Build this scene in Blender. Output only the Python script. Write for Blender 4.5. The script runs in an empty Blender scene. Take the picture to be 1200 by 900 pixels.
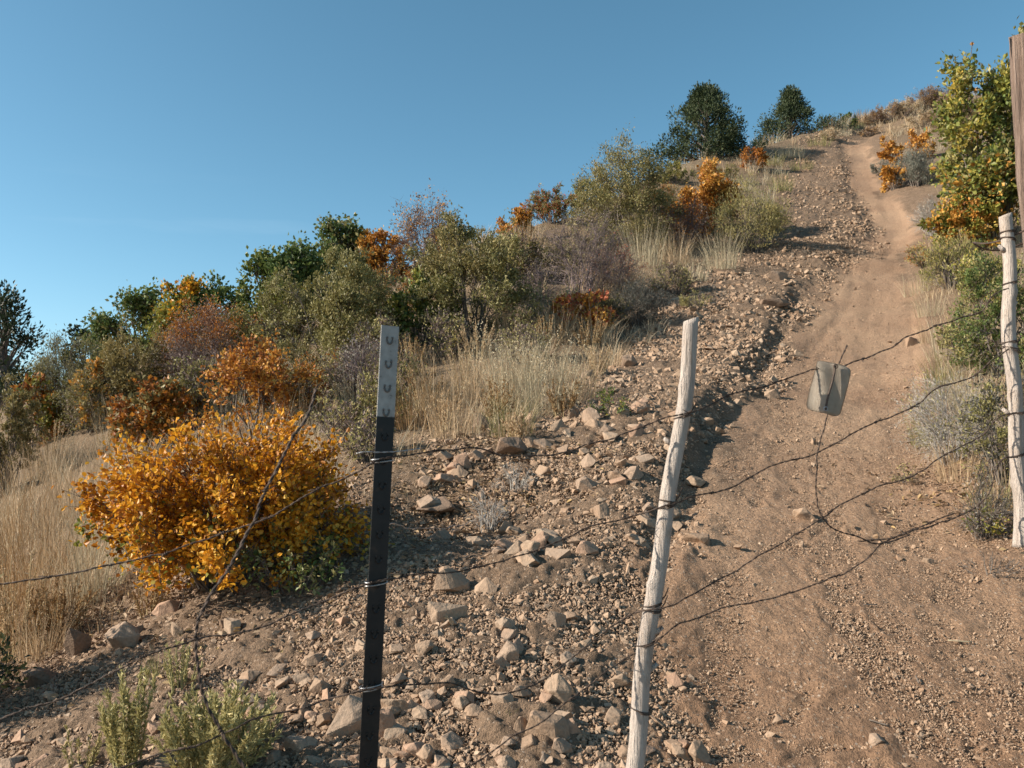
import bpy, bmesh, math
import numpy as np
from mathutils import Vector, Quaternion
R=math.radians
SC=bpy.context.scene
COL=SC.collection
# ---------------------------------------------------------------- camera, sky, sun, exposure
SUN_EL=28.0; SUN_FWD=-8.0            # degrees above horizon; degrees ahead of straight left
cam=bpy.data.cameras.new('camera'); camo=bpy.data.objects.new('camera',cam); COL.objects.link(camo)
cam.sensor_width=36; cam.lens=30; cam.clip_start=.05; cam.clip_end=3000
camo.location=(0,0,0); camo.rotation_euler=(R(90)+math.atan(70/1000),0,0)
cam.dof.use_dof=True; cam.dof.focus_distance=4.2; cam.dof.aperture_fstop=8
SC.camera=camo
W=bpy.data.worlds.new("World"); SC.world=W; W.use_nodes=True
nt=W.node_tree; bg=nt.nodes['Background']
sky=nt.nodes.new('ShaderNodeTexSky'); sky.sky_type='NISHITA'; sky.sun_disc=False
sky.sun_elevation=R(SUN_EL); sky.sun_rotation=R(-90+SUN_FWD)
sky.air_density=1.0; sky.dust_density=3.2; sky.ozone_density=2.0; sky.altitude=2200
hs=nt.nodes.new('ShaderNodeHueSaturation'); hs.inputs['Saturation'].default_value=1.10; hs.inputs['Hue'].default_value=.474
nt.links.new(sky.outputs[0],hs.inputs['Color']); 
wt=nt.nodes.new('ShaderNodeTexCoord'); wm=nt.nodes.new('ShaderNodeMapping'); wm.inputs['Scale'].default_value=(1.6,1.6,16); nt.links.new(wt.outputs['Generated'],wm.inputs[0])
wn=nt.nodes.new('ShaderNodeTexNoise'); wn.inputs['Scale'].default_value=2.2; wn.inputs['Detail'].default_value=5; nt.links.new(wm.outputs[0],wn.inputs['Vector'])
wr=nt.nodes.new('ShaderNodeValToRGB'); wr.color_ramp.elements[0].position=.58; wr.color_ramp.elements[1].position=.85; wr.color_ramp.elements[1].color=(.14,.14,.14,1); nt.links.new(wn.outputs[0],wr.inputs[0])
wx=nt.nodes.new('ShaderNodeMix'); wx.data_type='RGBA'; 
wz=nt.nodes.new('ShaderNodeSeparateXYZ'); nt.links.new(wt.outputs['Generated'],wz.inputs[0]); wq=nt.nodes.new('ShaderNodeMapRange'); wq.inputs[1].default_value=.30; wq.inputs[2].default_value=.15; nt.links.new(wz.outputs[2],wq.inputs[0])
wu=nt.nodes.new('ShaderNodeMath'); wu.operation='MULTIPLY'; nt.links.new(wr.outputs[0],wu.inputs[0]); nt.links.new(wq.outputs[0],wu.inputs[1]); nt.links.new(wu.outputs[0],wx.inputs[0]); nt.links.new(hs.outputs[0],wx.inputs[6]); wx.inputs[7].default_value=(7.5,8.2,8.6,1)   # thin high wisps of cloud
nt.links.new(wx.outputs[2],bg.inputs[0]); bg.inputs[1].default_value=.098
sl=bpy.data.lights.new('sun','SUN'); sl.energy=5.0; sl.angle=R(.5); sl.color=(1,.92,.80)
so=bpy.data.objects.new('sun',sl); COL.objects.link(so)
e,a=R(SUN_EL),R(SUN_FWD)
SD=Vector((-math.cos(e)*math.cos(a),math.cos(e)*math.sin(a),math.sin(e)))
so.rotation_euler=SD.to_track_quat('Z','Y').to_euler(); so.location=(-20,0,20)
SC.view_settings.view_transform='Standard'; SC.view_settings.look='None'
SC.view_settings.exposure=0.82; SC.view_settings.gamma=1.0
SC.cycles.max_bounces=6; SC.cycles.diffuse_bounces=3; SC.cycles.transmission_bounces=4; SC.cycles.use_denoising=True
# ---------------------------------------------------------------- terrain shape and the photo's sight lines
_p = np.random.default_rng(7).permutation(256); _p = np.concatenate([_p,_p,_p])
def vnoise(x,y):
    xi=np.floor(x).astype(int); yi=np.floor(y).astype(int); fx=x-xi; fy=y-yi
    fx=fx*fx*fx*(fx*(fx*6-15)+10); fy=fy*fy*fy*(fy*(fy*6-15)+10)
    xi&=255; yi&=255
    h=lambda a,b:_p[_p[a]+b]/127.5-1
    return (h(xi,yi)*(1-fx)+h(xi+1,yi)*fx)*(1-fy)+(h(xi,yi+1)*(1-fx)+h(xi+1,yi+1)*fx)*fy
def fbm(x,y,o=4,s=1.0):
    r=0;a=1.0
    for i in range(o):
        r=r+a*vnoise(x*s+i*17.3,y*s+i*9.1); a*=.5; s*=2.03
    return r
def sstep(a,b,t):
    t=np.clip((t-a)/(b-a),0,1); return t*t*(3-2*t)
_gy=np.arange(-20,80,.05)
_gz=np.interp(_gy,[-20,0,1,2,2.8,4.5,7.2,10,14,18,24,30,36,80],[-3.2,-1.45,-1.2,-1.09,-1.03,-.55,.28,1.2,3.0,4.9,8.2,11.6,14.5,30])
_k=np.exp(-np.linspace(-2.2,2.2,31)**2); _gz=np.convolve(np.pad(_gz,15,mode='edge'),_k/_k.sum(),'valid')
def gprof(y): return np.interp(y,_gy,_gz)
TY=[-5,0,2.8,4.4,6.5,9,12.5,15,17,21,26,30,40]; TX=[.6,.9,1.3,1.65,2.35,3.5,5.15,6.5,7.6,8.8,10.6,13,18]
_tx=np.interp(_gy,TY,TX); _tx=np.convolve(np.pad(_tx,15,mode='edge'),_k/_k.sum(),'valid')
def xtrail(y): return np.interp(y,_gy,_tx)
def twidth(y): return np.interp(y,[0,3,5,8,12,15,17,20,30],[1.0,.95,.8,.75,.75,.52,.42,.46,.35])
def height(x,y):
    x=np.asarray(x,float); y=np.asarray(y,float)
    yc=np.interp(x,[-40,-9,-4,-2,0,2,4.4,13,20,40],[16.5,16.5,15.2,15.2,16.3,18.8,22.6,30.5,34,38])
    t=np.maximum(y-yc,0)
    z=gprof(np.minimum(y,yc))+.3*1.2*(1-np.exp(-t/1.2))-.12*t
    xl=np.minimum(x,0)
    z=z-.42*(np.sqrt(xl*xl+2.25)-1.5)*sstep(1,5,y)-.1*(np.sqrt(xl*xl+.25)-.5)*(1-sstep(1,5,y))
    o=x-xtrail(y); w=twidth(y)
    rb=np.maximum(o-w,0); z=z+sstep(3,6,y)*.9*(1-np.exp(-rb*.45))
    z=z-.10*np.exp(-(o/w)**4)
    g=np.exp(-((o+w+.12)/.14)**2)*sstep(3.6,5,y)*(1-sstep(11,14,y)); z=z-.07*g
    on=o+.22*fbm(x,y,3,1.1)
    z=z+(.05+.06*(1-sstep(7,9.5,y)))*(1-sstep(-w-.30,-w-.03,on))*sstep(-w-2.2,-w-.4,o)*sstep(4.2,5.6,y)*(1-sstep(11,15,y))
    z=z+.07*fbm(x,y,3,.55)*sstep(1,4,y)
    z=z-.16*np.exp(-((x+.35)/.55)**2-((y-5.1)/.45)**2)+.05*np.exp(-((x+.95)/.4)**2-((y-5.2)/.5)**2)
    far=np.hypot(x,y)
    return np.maximum(z,-7-.002*far)
F=1000.;HY=520.
CP=np.arctan((HY-450)/F)
def ray(px,py):
    dx=(px-600)/F; dv=(450-py)/F
    fy=np.cos(CP)-dv*np.sin(CP); fz=np.sin(CP)+dv*np.cos(CP)
    return dx/fy,fz/fy
def at(px,py,Y):
    a,b=ray(px,py); return (a*Y,Y,b*Y)
def hit(px,py,dmin=1.6,dmax=60):
    a,b=ray(px,py); d=np.exp(np.linspace(np.log(dmin),np.log(dmax),1500))
    m=height(a*d,d)>b*d
    i=np.argmax(m)
    if not m.any(): return None
    return (a*d[i],d[i],float(height(a*d[i],d[i])))

rng=np.random.default_rng(11)
# ---------------------------------------------------------------- helpers
def mk(name,V,faces,mat=None,parent=None,loc=None,smooth=False):
    """one mesh object from an (n,3) array and a list of (m,k) index arrays"""
    V=np.asarray(V,np.float32).reshape(-1,3); me=bpy.data.meshes.new(name)
    faces=[np.asarray(f,np.int32) for f in faces if len(f)]
    nl=sum(f.size for f in faces); nf=sum(len(f) for f in faces)
    me.vertices.add(len(V)); me.vertices.foreach_set('co',V.ravel())
    me.loops.add(nl); me.loops.foreach_set('vertex_index',np.concatenate([f.ravel() for f in faces]))
    me.polygons.add(nf)
    tot=np.concatenate([np.full(len(f),f.shape[1],np.int32) for f in faces])
    me.polygons.foreach_set('loop_start',np.concatenate([[0],np.cumsum(tot)[:-1]]).astype(np.int32))
    me.polygons.foreach_set('loop_total',tot)
    me.polygons.foreach_set('use_smooth',np.full(nf,bool(smooth)))
    me.update(calc_edges=True); me.validate()
    if mat: me.materials.append(mat)
    o=bpy.data.objects.new(name,me); COL.objects.link(o)
    if parent: o.parent=parent
    if loc is not None: o.location=loc
    return o
def thing(name,label,cat,loc=(0,0,0),group=None,rz=0):
    o=bpy.data.objects.new(name,None); COL.objects.link(o); o.location=loc; o.rotation_euler=(0,0,rz)
    o.empty_display_size=.1
    return tag(o,label,cat,group)
def tag(o,label,cat,group=None,kind=None):
    o['label']=label
    if cat: o['category']=cat
    if group: o['group']=group
    if kind: o['kind']=kind
    return o
def nrm(v): return v/np.maximum(np.linalg.norm(v,axis=-1,keepdims=True),1e-9)
def tubes(P,rad,n=5,cap=True):
    """P (M,K,3) centre lines, rad (M,K) -> verts, [quads, ngons]"""
    P=np.asarray(P,float); M,K,_=P.shape; rad=np.broadcast_to(rad,(M,K))
    T=np.gradient(P,axis=1); T=nrm(T)
    ref=nrm(P[:,-1]-P[:,0]); up=np.where(np.abs(ref[:,2:3])>.8,[[1.,0,0]],[[0,0,1.]])
    A=nrm(np.cross(T,np.repeat(up[:,None],K,1))); B=np.cross(T,A)
    th=np.arange(n)/n*2*np.pi
    V=P[:,:,None]+rad[:,:,None,None]*(A[:,:,None]*np.cos(th)[:,None]+B[:,:,None]*np.sin(th)[:,None])
    idx=np.arange(M*K*n).reshape(M,K,n); nx=np.roll(idx,-1,2)
    Q=np.stack([idx[:,:-1],nx[:,:-1],nx[:,1:],idx[:,1:]],-1).reshape(-1,4)
    f=[Q]
    if cap: f+= [idx[:,0,::-1].reshape(-1,n),idx[:,-1].reshape(-1,n)]
    return V.reshape(-1,3),f
def join(parts):
    V=[];F=[];o=0
    for v,f in parts:
        V.append(v); F+= [q+o for q in f]; o+=len(v)
    return np.concatenate(V),F
def catmull(P,per=8):
    P=np.asarray(P,float); Q=np.vstack([2*P[0]-P[1],P,2*P[-1]-P[-2]]); out=[]
    t=np.linspace(0,1,per,endpoint=False)[:,None]
    for i in range(len(P)-1):
        a,b,c,d=Q[i:i+4]; out.append(.5*(2*b+(c-a)*t+(2*a-5*b+4*c-d)*t*t+(3*b-a-3*c+d)*t**3))
    return np.vstack(out+[P[-1:]])
def resample(P,step):
    s=np.concatenate([[0],np.cumsum(np.linalg.norm(np.diff(P,axis=0),axis=1))]); q=np.arange(0,s[-1],step)
    return np.stack([np.interp(q,s,P[:,k]) for k in range(3)],1)
# ---------------------------------------------------------------- materials
class NT:
    def __init__(s,name):
        s.m=bpy.data.materials.new(name); s.m.use_nodes=True; s.t=s.m.node_tree
        s.b=s.t.nodes['Principled BSDF']; s.out=s.t.nodes['Material Output']
        s.b.inputs['Specular IOR Level'].default_value=.25
    def n(s,k,**kw):
        q=s.t.nodes.new('ShaderNode'+k)
        for a,v in kw.items():
            if a in q.inputs: q.inputs[a].default_value=v
            else: setattr(q,a,v)
        return q
    def l(s,a,b): s.t.links.new(a,b)
    def noise(s,vec,scale,detail=4,rough=.55):
        q=s.n('TexNoise',Scale=scale,Detail=detail,Roughness=rough); s.l(vec,q.inputs['Vector']); return q.outputs['Fac']
    def ramp(s,fac,stops):
        q=s.n('ValToRGB'); e=q.color_ramp.elements
        while len(e)<len(stops): e.new(.5)
        for i,(p,c) in enumerate(stops): e[i].position=p; e[i].color=(*c,1) if len(c)==3 else c
        s.l(fac,q.inputs[0]); return q.outputs[0]
    def mix(s,fac,a,b,mode='MIX'):
        q=s.n('Mix',data_type='RGBA',blend_type=mode)
        for v,i in ((fac,0),(a,6),(b,7)):
            if hasattr(v,'links'): s.l(v,q.inputs[i])
            else: q.inputs[i].default_value=v if i==0 else (*v,1)
        return q.outputs[2]
    def math(s,op,a,b=0.):
        q=s.n('Math',operation=op)
        for i,v in enumerate((a,b)):
            if hasattr(v,'links'): s.l(v,q.inputs[i])
            else: q.inputs[i].default_value=v
        return q.outputs[0]
    def bump(s,h,dist,strength=1.):
        q=s.n('Bump',Strength=strength,Distance=dist); s.l(h,q.inputs['Height']); s.l(q.outputs[0],s.b.inputs['Normal']); return q
def gray(v): return (v,v,v)
def leaf_mat(name,cols,transl=.28,rough=.55,patch=1.2,patchw=.5):
    """per-leaf random colour mixed with a patchy drift of the plant's own colour"""
    s=NT(name); g=s.n('NewGeometry'); tc=s.n('TexCoord')
    no=s.noise(tc.outputs['Object'],patch,2)
    pn=s.math('MULTIPLY',s.math('SUBTRACT',no,.5),patchw*2.6)
    fac=s.math('ADD',s.math('ADD',s.math('MULTIPLY',s.math('SUBTRACT',g.outputs['Random Per Island'],.5),1-patchw*.6),pn),.5)
    k=len(cols); c=s.ramp(fac,[(i/(k-1) if k>1 else 0,cc) for i,cc in enumerate(cols)])
    s.l(c,s.b.inputs['Base Color']); s.b.inputs['Roughness'].default_value=rough
    tr=s.n('BsdfTranslucent'); s.l(c,tr.inputs[0])
    mx=s.n('MixShader'); mx.inputs[0].default_value=transl
    s.l(s.b.outputs[0],mx.inputs[1]); s.l(tr.outputs[0],mx.inputs[2]); s.l(mx.outputs[0],s.out.inputs[0])
    return s.m
def bark_mat(name,a,b):
    s=NT(name); g=s.n('NewGeometry'); tc=s.n('TexCoord')
    f=s.math('ADD',s.math('MULTIPLY',g.outputs['Random Per Island'],.6),s.math('MULTIPLY',s.noise(tc.outputs['Object'],30),.4))
    s.l(s.ramp(f,[(.1,a),(.9,b)]),s.b.inputs['Base Color']); s.b.inputs['Roughness'].default_value=.85
    return s.m
def rock_mat(name,cols,island=False):
    s=NT(name); tc=s.n('TexCoord')
    if island: rnd=s.n('NewGeometry').outputs['Random Per Island']
    else: rnd=s.n('ObjectInfo').outputs['Random']
    base=s.ramp(rnd,[(i/(len(cols)-1),c) for i,c in enumerate(cols)])
    ge=s.n('NewGeometry'); vec=ge.outputs['Position']
    n1=s.noise(vec,14,5,.65); n2=s.noise(vec,70,4,.6)
    c=s.mix(s.math('MULTIPLY',n1,.9),base,(.30,.185,.115),'MIX')
    c=s.mix(.55,c,s.ramp(n2,[(.3,gray(.62)),(.7,gray(1.25))]),'MULTIPLY')
    s.l(c,s.b.inputs['Base Color']); s.b.inputs['Roughness'].default_value=.9
    s.bump(s.math('ADD',n1,s.math('MULTIPLY',n2,.5)),.012,.7)
    return s.m
# ---------------------------------------------------------------- ground cover masks (world space)
def off(x,y): return x-xtrail(y)
def m_trail(x,y):
    o=off(x,y)+.26*fbm(x,y,3,.9)+.12*fbm(x+5,y,3,3.1); w=twidth(y)
    left=sstep(-w-.1,-w+.25,o); 
    right=1-sstep(w*.9,w*1.3+.25*sstep(6,3,y)*3,o)
    near=1-sstep(3.6,5.2,y)
    right=np.maximum(right,near*(1-sstep(1.6,2.6,o)))
    return left*right*(1-sstep(25.5,28.5,y+.8*fbm(x,y,2,.8)))
def rleft(y): return np.interp(y,[0,6,9,12.5,17,22,30],[-2.4,-2.3,-2.3,-3.2,-2.9,-2.0,-1.6])
def m_rubble(x,y):
    o=off(x,y)+.25*fbm(x,y,3,.6)
    w=twidth(y)
    band=sstep(rleft(y)-.35,rleft(y)+.25,o)*(1-sstep(-w-.05,-w+.25+.3*sstep(10,13,y),o))
    low=(1-sstep(4.8,7.0,y+.5*fbm(x,y,2,.5)))*(1-sstep(-w-.05,-w+.3,o))*sstep(-6,-3.5,o)
    return np.clip(np.maximum(band,.85*low),0,1)*(1-sstep(26,31,y))
def m_grass(x,y):
    n=fbm(x,y,3,.5); o=off(x,y)+.35*n
    yb=np.interp(x,[-4,-2.4,-2,-.8,0,1.5],[3.9,4.2,5.0,5.7,6.3,7.0])+.5*n
    L=sstep(yb-.5,yb+.9,y)*(1-sstep(rleft(y)-.3,rleft(y)+.35,o))
    Rr=sstep(.85,1.5,o)*sstep(4.4,6,y)*(.7+.3*sstep(12,18,y))
    return np.clip(np.maximum(np.maximum(L,Rr),.9*sstep(26.5,29,y)),0,1)
# ---------------------------------------------------------------- ground
def make_ground():
    y=[-3.]
    while y[-1]<420: 
        d=y[-1]
        y.append(d+(.012+.0042*max(d-2.4,0)*(1+max(d-28,0)*.25) if d>1.6 else (.1 if d<1.2 else .03)))
    y=np.array(y)
    u=np.concatenate([-np.geomspace(6,.72,14)[:-1],np.linspace(-.72,.72,860),np.geomspace(.72,6,14)[1:]])
    Y=np.repeat(y[:,None],len(u),1); X=u[None,:]*(Y+3.6)
    Z=height(X,Y)
    tr=m_trail(X,Y); rb=m_rubble(X,Y); gr=m_grass(X,Y)
    fade=1-sstep(25,40,Y)
    clod=np.abs(fbm(X,Y,4,7.)); fine=fbm(X,Y,3,30.)
    lump=fbm(X,Y,4,2.6)
    Z=Z+fade*((.010+.022*rb*(1-tr))*lump*.6+(.006+.030*rb+.006*(1-tr))*(.45-clod)+(.0035+.004*rb)*fine*(1-sstep(9,16,Y)))
    rd=np.random.default_rng(5)
    for k in range(150):          # foot and hoof dents, scuffs
        dx,dy=rd.uniform(-.2,2.6),rd.uniform(2.5,7.5); a=rd.uniform(0,3.1); L,Wd=rd.uniform(.05,.16),rd.uniform(.02,.05); dep=rd.uniform(.006,.02)
        i0,i1=np.searchsorted(y,dy-.5),np.searchsorted(y,dy+.5); xx=X[i0:i1]-dx; yy=Y[i0:i1]-dy; p=xx*np.cos(a)+yy*np.sin(a); q=-xx*np.sin(a)+yy*np.cos(a)+p*p*2
        e_=(p/L)**2+(q/Wd)**2; Z[i0:i1]-=tr[i0:i1]*dep*(np.exp(-e_)-.5*np.exp(-(np.sqrt(e_)-1.6)**2*4))
    # scuffs and foot-worn streaks along the path, and small erosion gullies
    o=off(X,Y); st=fbm(o*5+3,Y*.8,3,1.0); Z=Z+tr*fade*(.009*st+.010*(.4-np.abs(fbm(X+3,Y+9,4,5.)))*(.4+.6*(1-sstep(5,9,Y)))+.004*fbm(X+1,Y+2,2,22.)*(1-sstep(8,13,Y)))
    gl=np.exp(-((o+.35+.25*np.sin(Y*.9))/.10)**2)*sstep(6,9,Y)*(1-sstep(20,24,Y)); Z=Z-.015*gl
    V=np.stack([X,Y,Z],-1).reshape(-1,3); n0,n1=X.shape
    idx=np.arange(n0*n1).reshape(n0,n1)
    Q=np.stack([idx[:-1,:-1],idx[:-1,1:],idx[1:,1:],idx[1:,:-1]],-1).reshape(-1,4)
    isT=(tr.reshape(-1)[Q].mean(1)>.5)
    s=NT('soil'); ge=s.n('NewGeometry'); P=ge.outputs['Position']
    at_=lambda n: s.n('Attribute',attribute_name=n).outputs['Fac']
    a,b,c=at_('worn'),at_('rubble'),at_('grassy')
    n1_=s.noise(P,1.1,5,.6); n2=s.noise(P,9,5,.65); n3=s.noise(P,60,4,.65); n4=s.noise(P,220,3,.6)
    soil=s.ramp(n2,[(.3,(.155,.10,.062)),(.7,(.262,.174,.112))])
    path=s.ramp(n1_,[(.3,(.29,.175,.107)),(.7,(.41,.265,.165))])
    col=s.mix(a,soil,path)
    col=s.mix(s.math('MULTIPLY',at_('loose'),.75),col,s.ramp(n2,[(.3,(.185,.103,.058)),(.7,(.285,.168,.098))]))
    col=s.mix(s.math('MULTIPLY',c,.6),col,(.20,.14,.082))
    col=s.mix(.7,col,s.ramp(n3,[(.32,gray(.48)),(.5,gray(1.0)),(.70,gray(1.42))]),'MULTIPLY')
    vo=s.n('TexVoronoi',Scale=55.,Randomness=1.); s.l(P,vo.inputs['Vector'])
    peb=s.math('LESS_THAN',vo.outputs['Distance'],.30); vc=s.n('SeparateColor'); s.l(vo.outputs['Color'],vc.inputs[0])
    keep=s.math('GREATER_THAN',vc.outputs[0],.5); pm=s.math('MULTIPLY',peb,keep)
    col=s.mix(s.math('MULTIPLY',pm,.7),col,s.ramp(vc.outputs[1],[(0,(.20,.14,.10)),(.6,(.42,.31,.22)),(1,(.52,.42,.33))]))
    s.l(col,s.b.inputs['Base Color']); s.b.inputs['Roughness'].default_value=.95
    h=s.math('ADD',s.math('ADD',s.math('MULTIPLY',n3,.9),s.math('MULTIPLY',n4,.35)),s.math('MULTIPLY',pm,.35))
    s.bump(h,.026,1.)
    for nm,sel in (('hillside',~isT),('dirt_path',isT)):
        q=Q[sel]; used,inv=np.unique(q,return_inverse=True)
        ob=mk(nm,V[used],[inv.reshape(-1,4)],s.m,smooth=True)
        for an,arr in (('worn',tr),('rubble',rb),('grassy',gr),('loose',tr*(1-sstep(3.4,6.5,Y+.8*fbm(X,Y,3,.8))))):
            A=ob.data.attributes.new(an,'FLOAT','POINT'); A.data.foreach_set('value',arr.reshape(-1)[used].astype(np.float32))
        ob['kind']='structure'
        ob['label']='dry stony hillside of brown soil' if nm=='hillside' else 'worn dirt trail climbing the hill'
make_ground()
# ---------------------------------------------------------------- leaf, blade and stem shapes
def leaves(C,L,wr,axis,nor,full=False):
    """folded leaves at C: 4-vertex rhombs, or 6-vertex blades when full"""
    axis=nrm(axis); side=nrm(np.cross(axis,nor)); nn=np.cross(side,axis); L=np.asarray(L)[:,None]; Wd=L*wr
    N=len(C); i=np.arange(N)
    if full:
        lift=nn*L*.10
        V=np.stack([C,C+axis*L*.35-side*Wd*.5+lift,C+axis*L*.75-side*Wd*.42+lift*.6,C+axis*L-nn*L*.12,C+axis*L*.75+side*Wd*.42+lift*.6,C+axis*L*.35+side*Wd*.5+lift],1)
        f=np.concatenate([np.stack([i*6,i*6+1,i*6+2,i*6+3],1),np.stack([i*6,i*6+3,i*6+4,i*6+5],1)])
    else:
        V=np.stack([C,C+axis*L*.5-side*Wd*.5+nn*L*.1,C+axis*L,C+axis*L*.5+side*Wd*.5+nn*L*.1],1)
        f=np.concatenate([np.stack([i*4,i*4+1,i*4+2],1),np.stack([i*4,i*4+2,i*4+3],1)])
    return V.reshape(-1,3),[f]
def blades(base,hgt,lean,bend,wid,r):
    """grass blades: base (N,3), hgt (N), lean (N,2) direction, bend amount"""
    N=len(base); t=np.array([0,.4,.75,1.]); 
    P=base[:,None]+np.stack([lean[:,None,0]*(t**1.7*bend[:,None]),lean[:,None,1]*(t**1.7*bend[:,None]),hgt[:,None]*(t-.18*bend[:,None]/np.maximum(hgt[:,None],.05)*t**3)],-1)
    an=r.uniform(0,np.pi,N); sd=np.stack([np.cos(an),np.sin(an)*.6,0*an],-1)[:,None]*(wid[:,None,None]*np.array([1,.8,.5])[:,None])*.5
    Lf=P[:,:3]-sd; Rt=P[:,:3]+sd
    V=np.concatenate([Lf,Rt,P[:,3:]],1); i=np.arange(N)*7
    f4=np.concatenate([np.stack([i+k,i+3+k,i+4+k,i+1+k],1) for k in (0,1)]); f3=np.stack([i+2,i+5,i+6],1)
    return V.reshape(-1,3),[f4,f3]
def rdir(n,r,up=0.):
    v=r.normal(size=(n,3)); v[:,2]+=up; return nrm(v)
BARK=bark_mat('shrub_bark',(.07,.055,.045),(.20,.165,.135)); BARKP=bark_mat('purple_twig',(.10,.075,.075),(.25,.19,.18)); BARKD=bark_mat('dead_twig',(.22,.19,.165),(.46,.42,.37))
def frame(w,h,M,r,K=6,flat=.8,top=1.,spread=.12):
    """stems fanning from the base into a lumpy half dome -> (M,K,3)"""
    ph=r.uniform(0,2*np.pi,M); q=np.sqrt(r.uniform(0,1,M)); z=np.sqrt(np.clip(1-q**2*r.uniform(.75,1.,M),0,1))*np.where(r.uniform(size=M)<.62,r.uniform(.75,top,M),r.uniform(.25,.8,M))
    E=np.stack([q*np.cos(ph)*w*.5,q*np.sin(ph)*w*.5*flat,.12*h+z*h*.88],-1)
    B=np.stack([np.cos(ph)*q*w*spread,np.sin(ph)*q*w*spread,0*ph-.05],-1)
    t=np.linspace(0,1,K)[None,:,None]
    mid=B[:,None]+(E-B)[:,None]*t; mid[:,:,2]+= (np.sin(t[...,0]*np.pi)*h*.10); wob=r.normal(size=(M,K,3))*.035*h*np.sin(t*np.pi*.9)
    P=mid+wob; return P
def bush(name,label,cat,loc,w,h,leaf=None,L=.03,wr=.6,dens=6000,nst=14,tw=7,bark=None,rt=.010,sig=.10,group=None,seed=0,full=False,flat=.85,dome=1.0,axisup=.2,bare=0.,stemsides=4,lowcut=0.,twl=.22):
    r=np.random.default_rng(seed+100); t=thing(name,label,cat,loc,group)
    S=frame(w*(1-twl*.75),h*(1-twl*.55),nst,r,flat=flat,top=dome); tl=np.linspace(1,.25,S.shape[1])
    parts=[tubes(S,rt*tl[None]*r.uniform(.7,1.3,(nst,1)),stemsides)]
    # twigs off the outer two thirds of each stem
    si=np.repeat(np.arange(nst),tw); f=r.uniform(.25,1.,len(si))**.8*(S.shape[1]-1); k=np.minimum(f.astype(int),S.shape[1]-2); fr=(f-k)[:,None]
    st=S[si,k]*(1-fr)+S[si,k+1]*fr
    c0=np.array([0,0,h*.35]); out=nrm((st-c0)*np.array([1,1,.9])); sz=min(w,h)*twl
    dirs=nrm(out*1.0+r.normal(size=st.shape)*.55+np.array([0,0,.35])); ln=sz*r.uniform(.5,1.25,len(st))
    tt=np.linspace(0,1,4)[None,:,None]; T=st[:,None]+dirs[:,None]*ln[:,None,None]*tt+r.normal(size=(len(st),4,3))*ln[:,None,None]*.07*tt
    parts.append(tubes(T,np.array([.42,.32,.22,.12])[None]*rt,3,False))
    # fine twiglets
    ti=np.repeat(np.arange(len(T)),3); ff=r.uniform(.3,1,len(ti)); kk=np.minimum((ff*3).astype(int),2); s2=T[ti,kk]+(T[ti,kk+1]-T[ti,kk])*((ff*3-kk)[:,None])
    d2=nrm(dirs[ti]+r.normal(size=s2.shape)*.7); l2=ln[ti]*r.uniform(.25,.6,len(ti)); T2=s2[:,None]+d2[:,None]*l2[:,None,None]*np.linspace(0,1,3)[None,:,None]
    parts.append(tubes(T2,np.array([.22,.16,.08])[None]*rt,3,False))
    V,F=join(parts); mk('branches',V,F,bark or BARK,t)
    if leaf:
        leafs=leaf if isinstance(leaf,list) else [(leaf,1.,0.)]
        for m,share,zmin in leafs:
            N=int(dens*w*h*share)
            cand=T2 if bare<=0 else T2[r.uniform(size=len(T2))>bare]
            if zmin: cand=cand[cand[:,-1,2]>zmin*h] if zmin>0 else cand[cand[:,-1,2]<-zmin*h]
            if not len(cand): continue
            pw=np.exp(r.normal(size=len(cand))*1.15); j=r.choice(len(cand),N,p=pw/pw.sum()); q=r.uniform(0,1.05,N)[:,None]
            C=cand[j,0]+(cand[j,2]-cand[j,0])*q+r.normal(size=(N,3))*sig*sz
            C[:,2]=np.maximum(C[:,2],.02+.1*lowcut)
            ax=nrm(d2.take(np.zeros(N,int),0)*0+nrm(C-np.array([0,0,h*.3]))*.6+r.normal(size=(N,3))*.8+np.array([0,0,axisup]))
            nor=rdir(N,r,.5)
            Vl,Fl=leaves(C,L*r.uniform(.6,1.25,N),wr,ax,nor,full); mk('foliage',Vl,Fl,m,t)
    return t
def tuft(name,label,cat,loc,rad,h,mat,n=120,wid=.004,group=None,seed=0,spread=.5,heads=None,parent=None,straight=1.):
    r=np.random.default_rng(seed+500)
    a=r.uniform(0,2*np.pi,n); q=np.sqrt(r.uniform(0,1,n))*rad
    B=np.stack([np.cos(a)*q*.5,np.sin(a)*q*.5,0*a-.03],-1); a2=a+r.normal(size=n)*.5
    hh=h*r.uniform(.45,1.05,n); bd=h*spread*r.uniform(.1,1.,n)
    V,F=blades(B,hh,np.stack([np.cos(a2),np.sin(a2)],-1),bd,np.full(n,wid)*r.uniform(.7,1.3,n),r)
    if heads:
        o=mk(name,V,F,mat,None,loc); tag(o,label,cat,group)
        k=r.choice(n,max(3,n//3),False); tip=V.reshape(n,7,3)[k,6]; m=14
        C=np.repeat(tip,m,0)-np.array([0,0,1])*r.uniform(0,h*.25,(len(k)*m,1))+r.normal(size=(len(k)*m,3))*.010*np.array([1,1,.5])
        Vl,Fl=leaves(C,.016*r.uniform(.6,1.4,len(C)),.5,rdir(len(C),r,1.),rdir(len(C),r)); mk('seed_heads',Vl,Fl,heads,o)
    else:
        o=mk(name,V,F,mat,None,loc); tag(o,label,cat,group)
    return o
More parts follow.
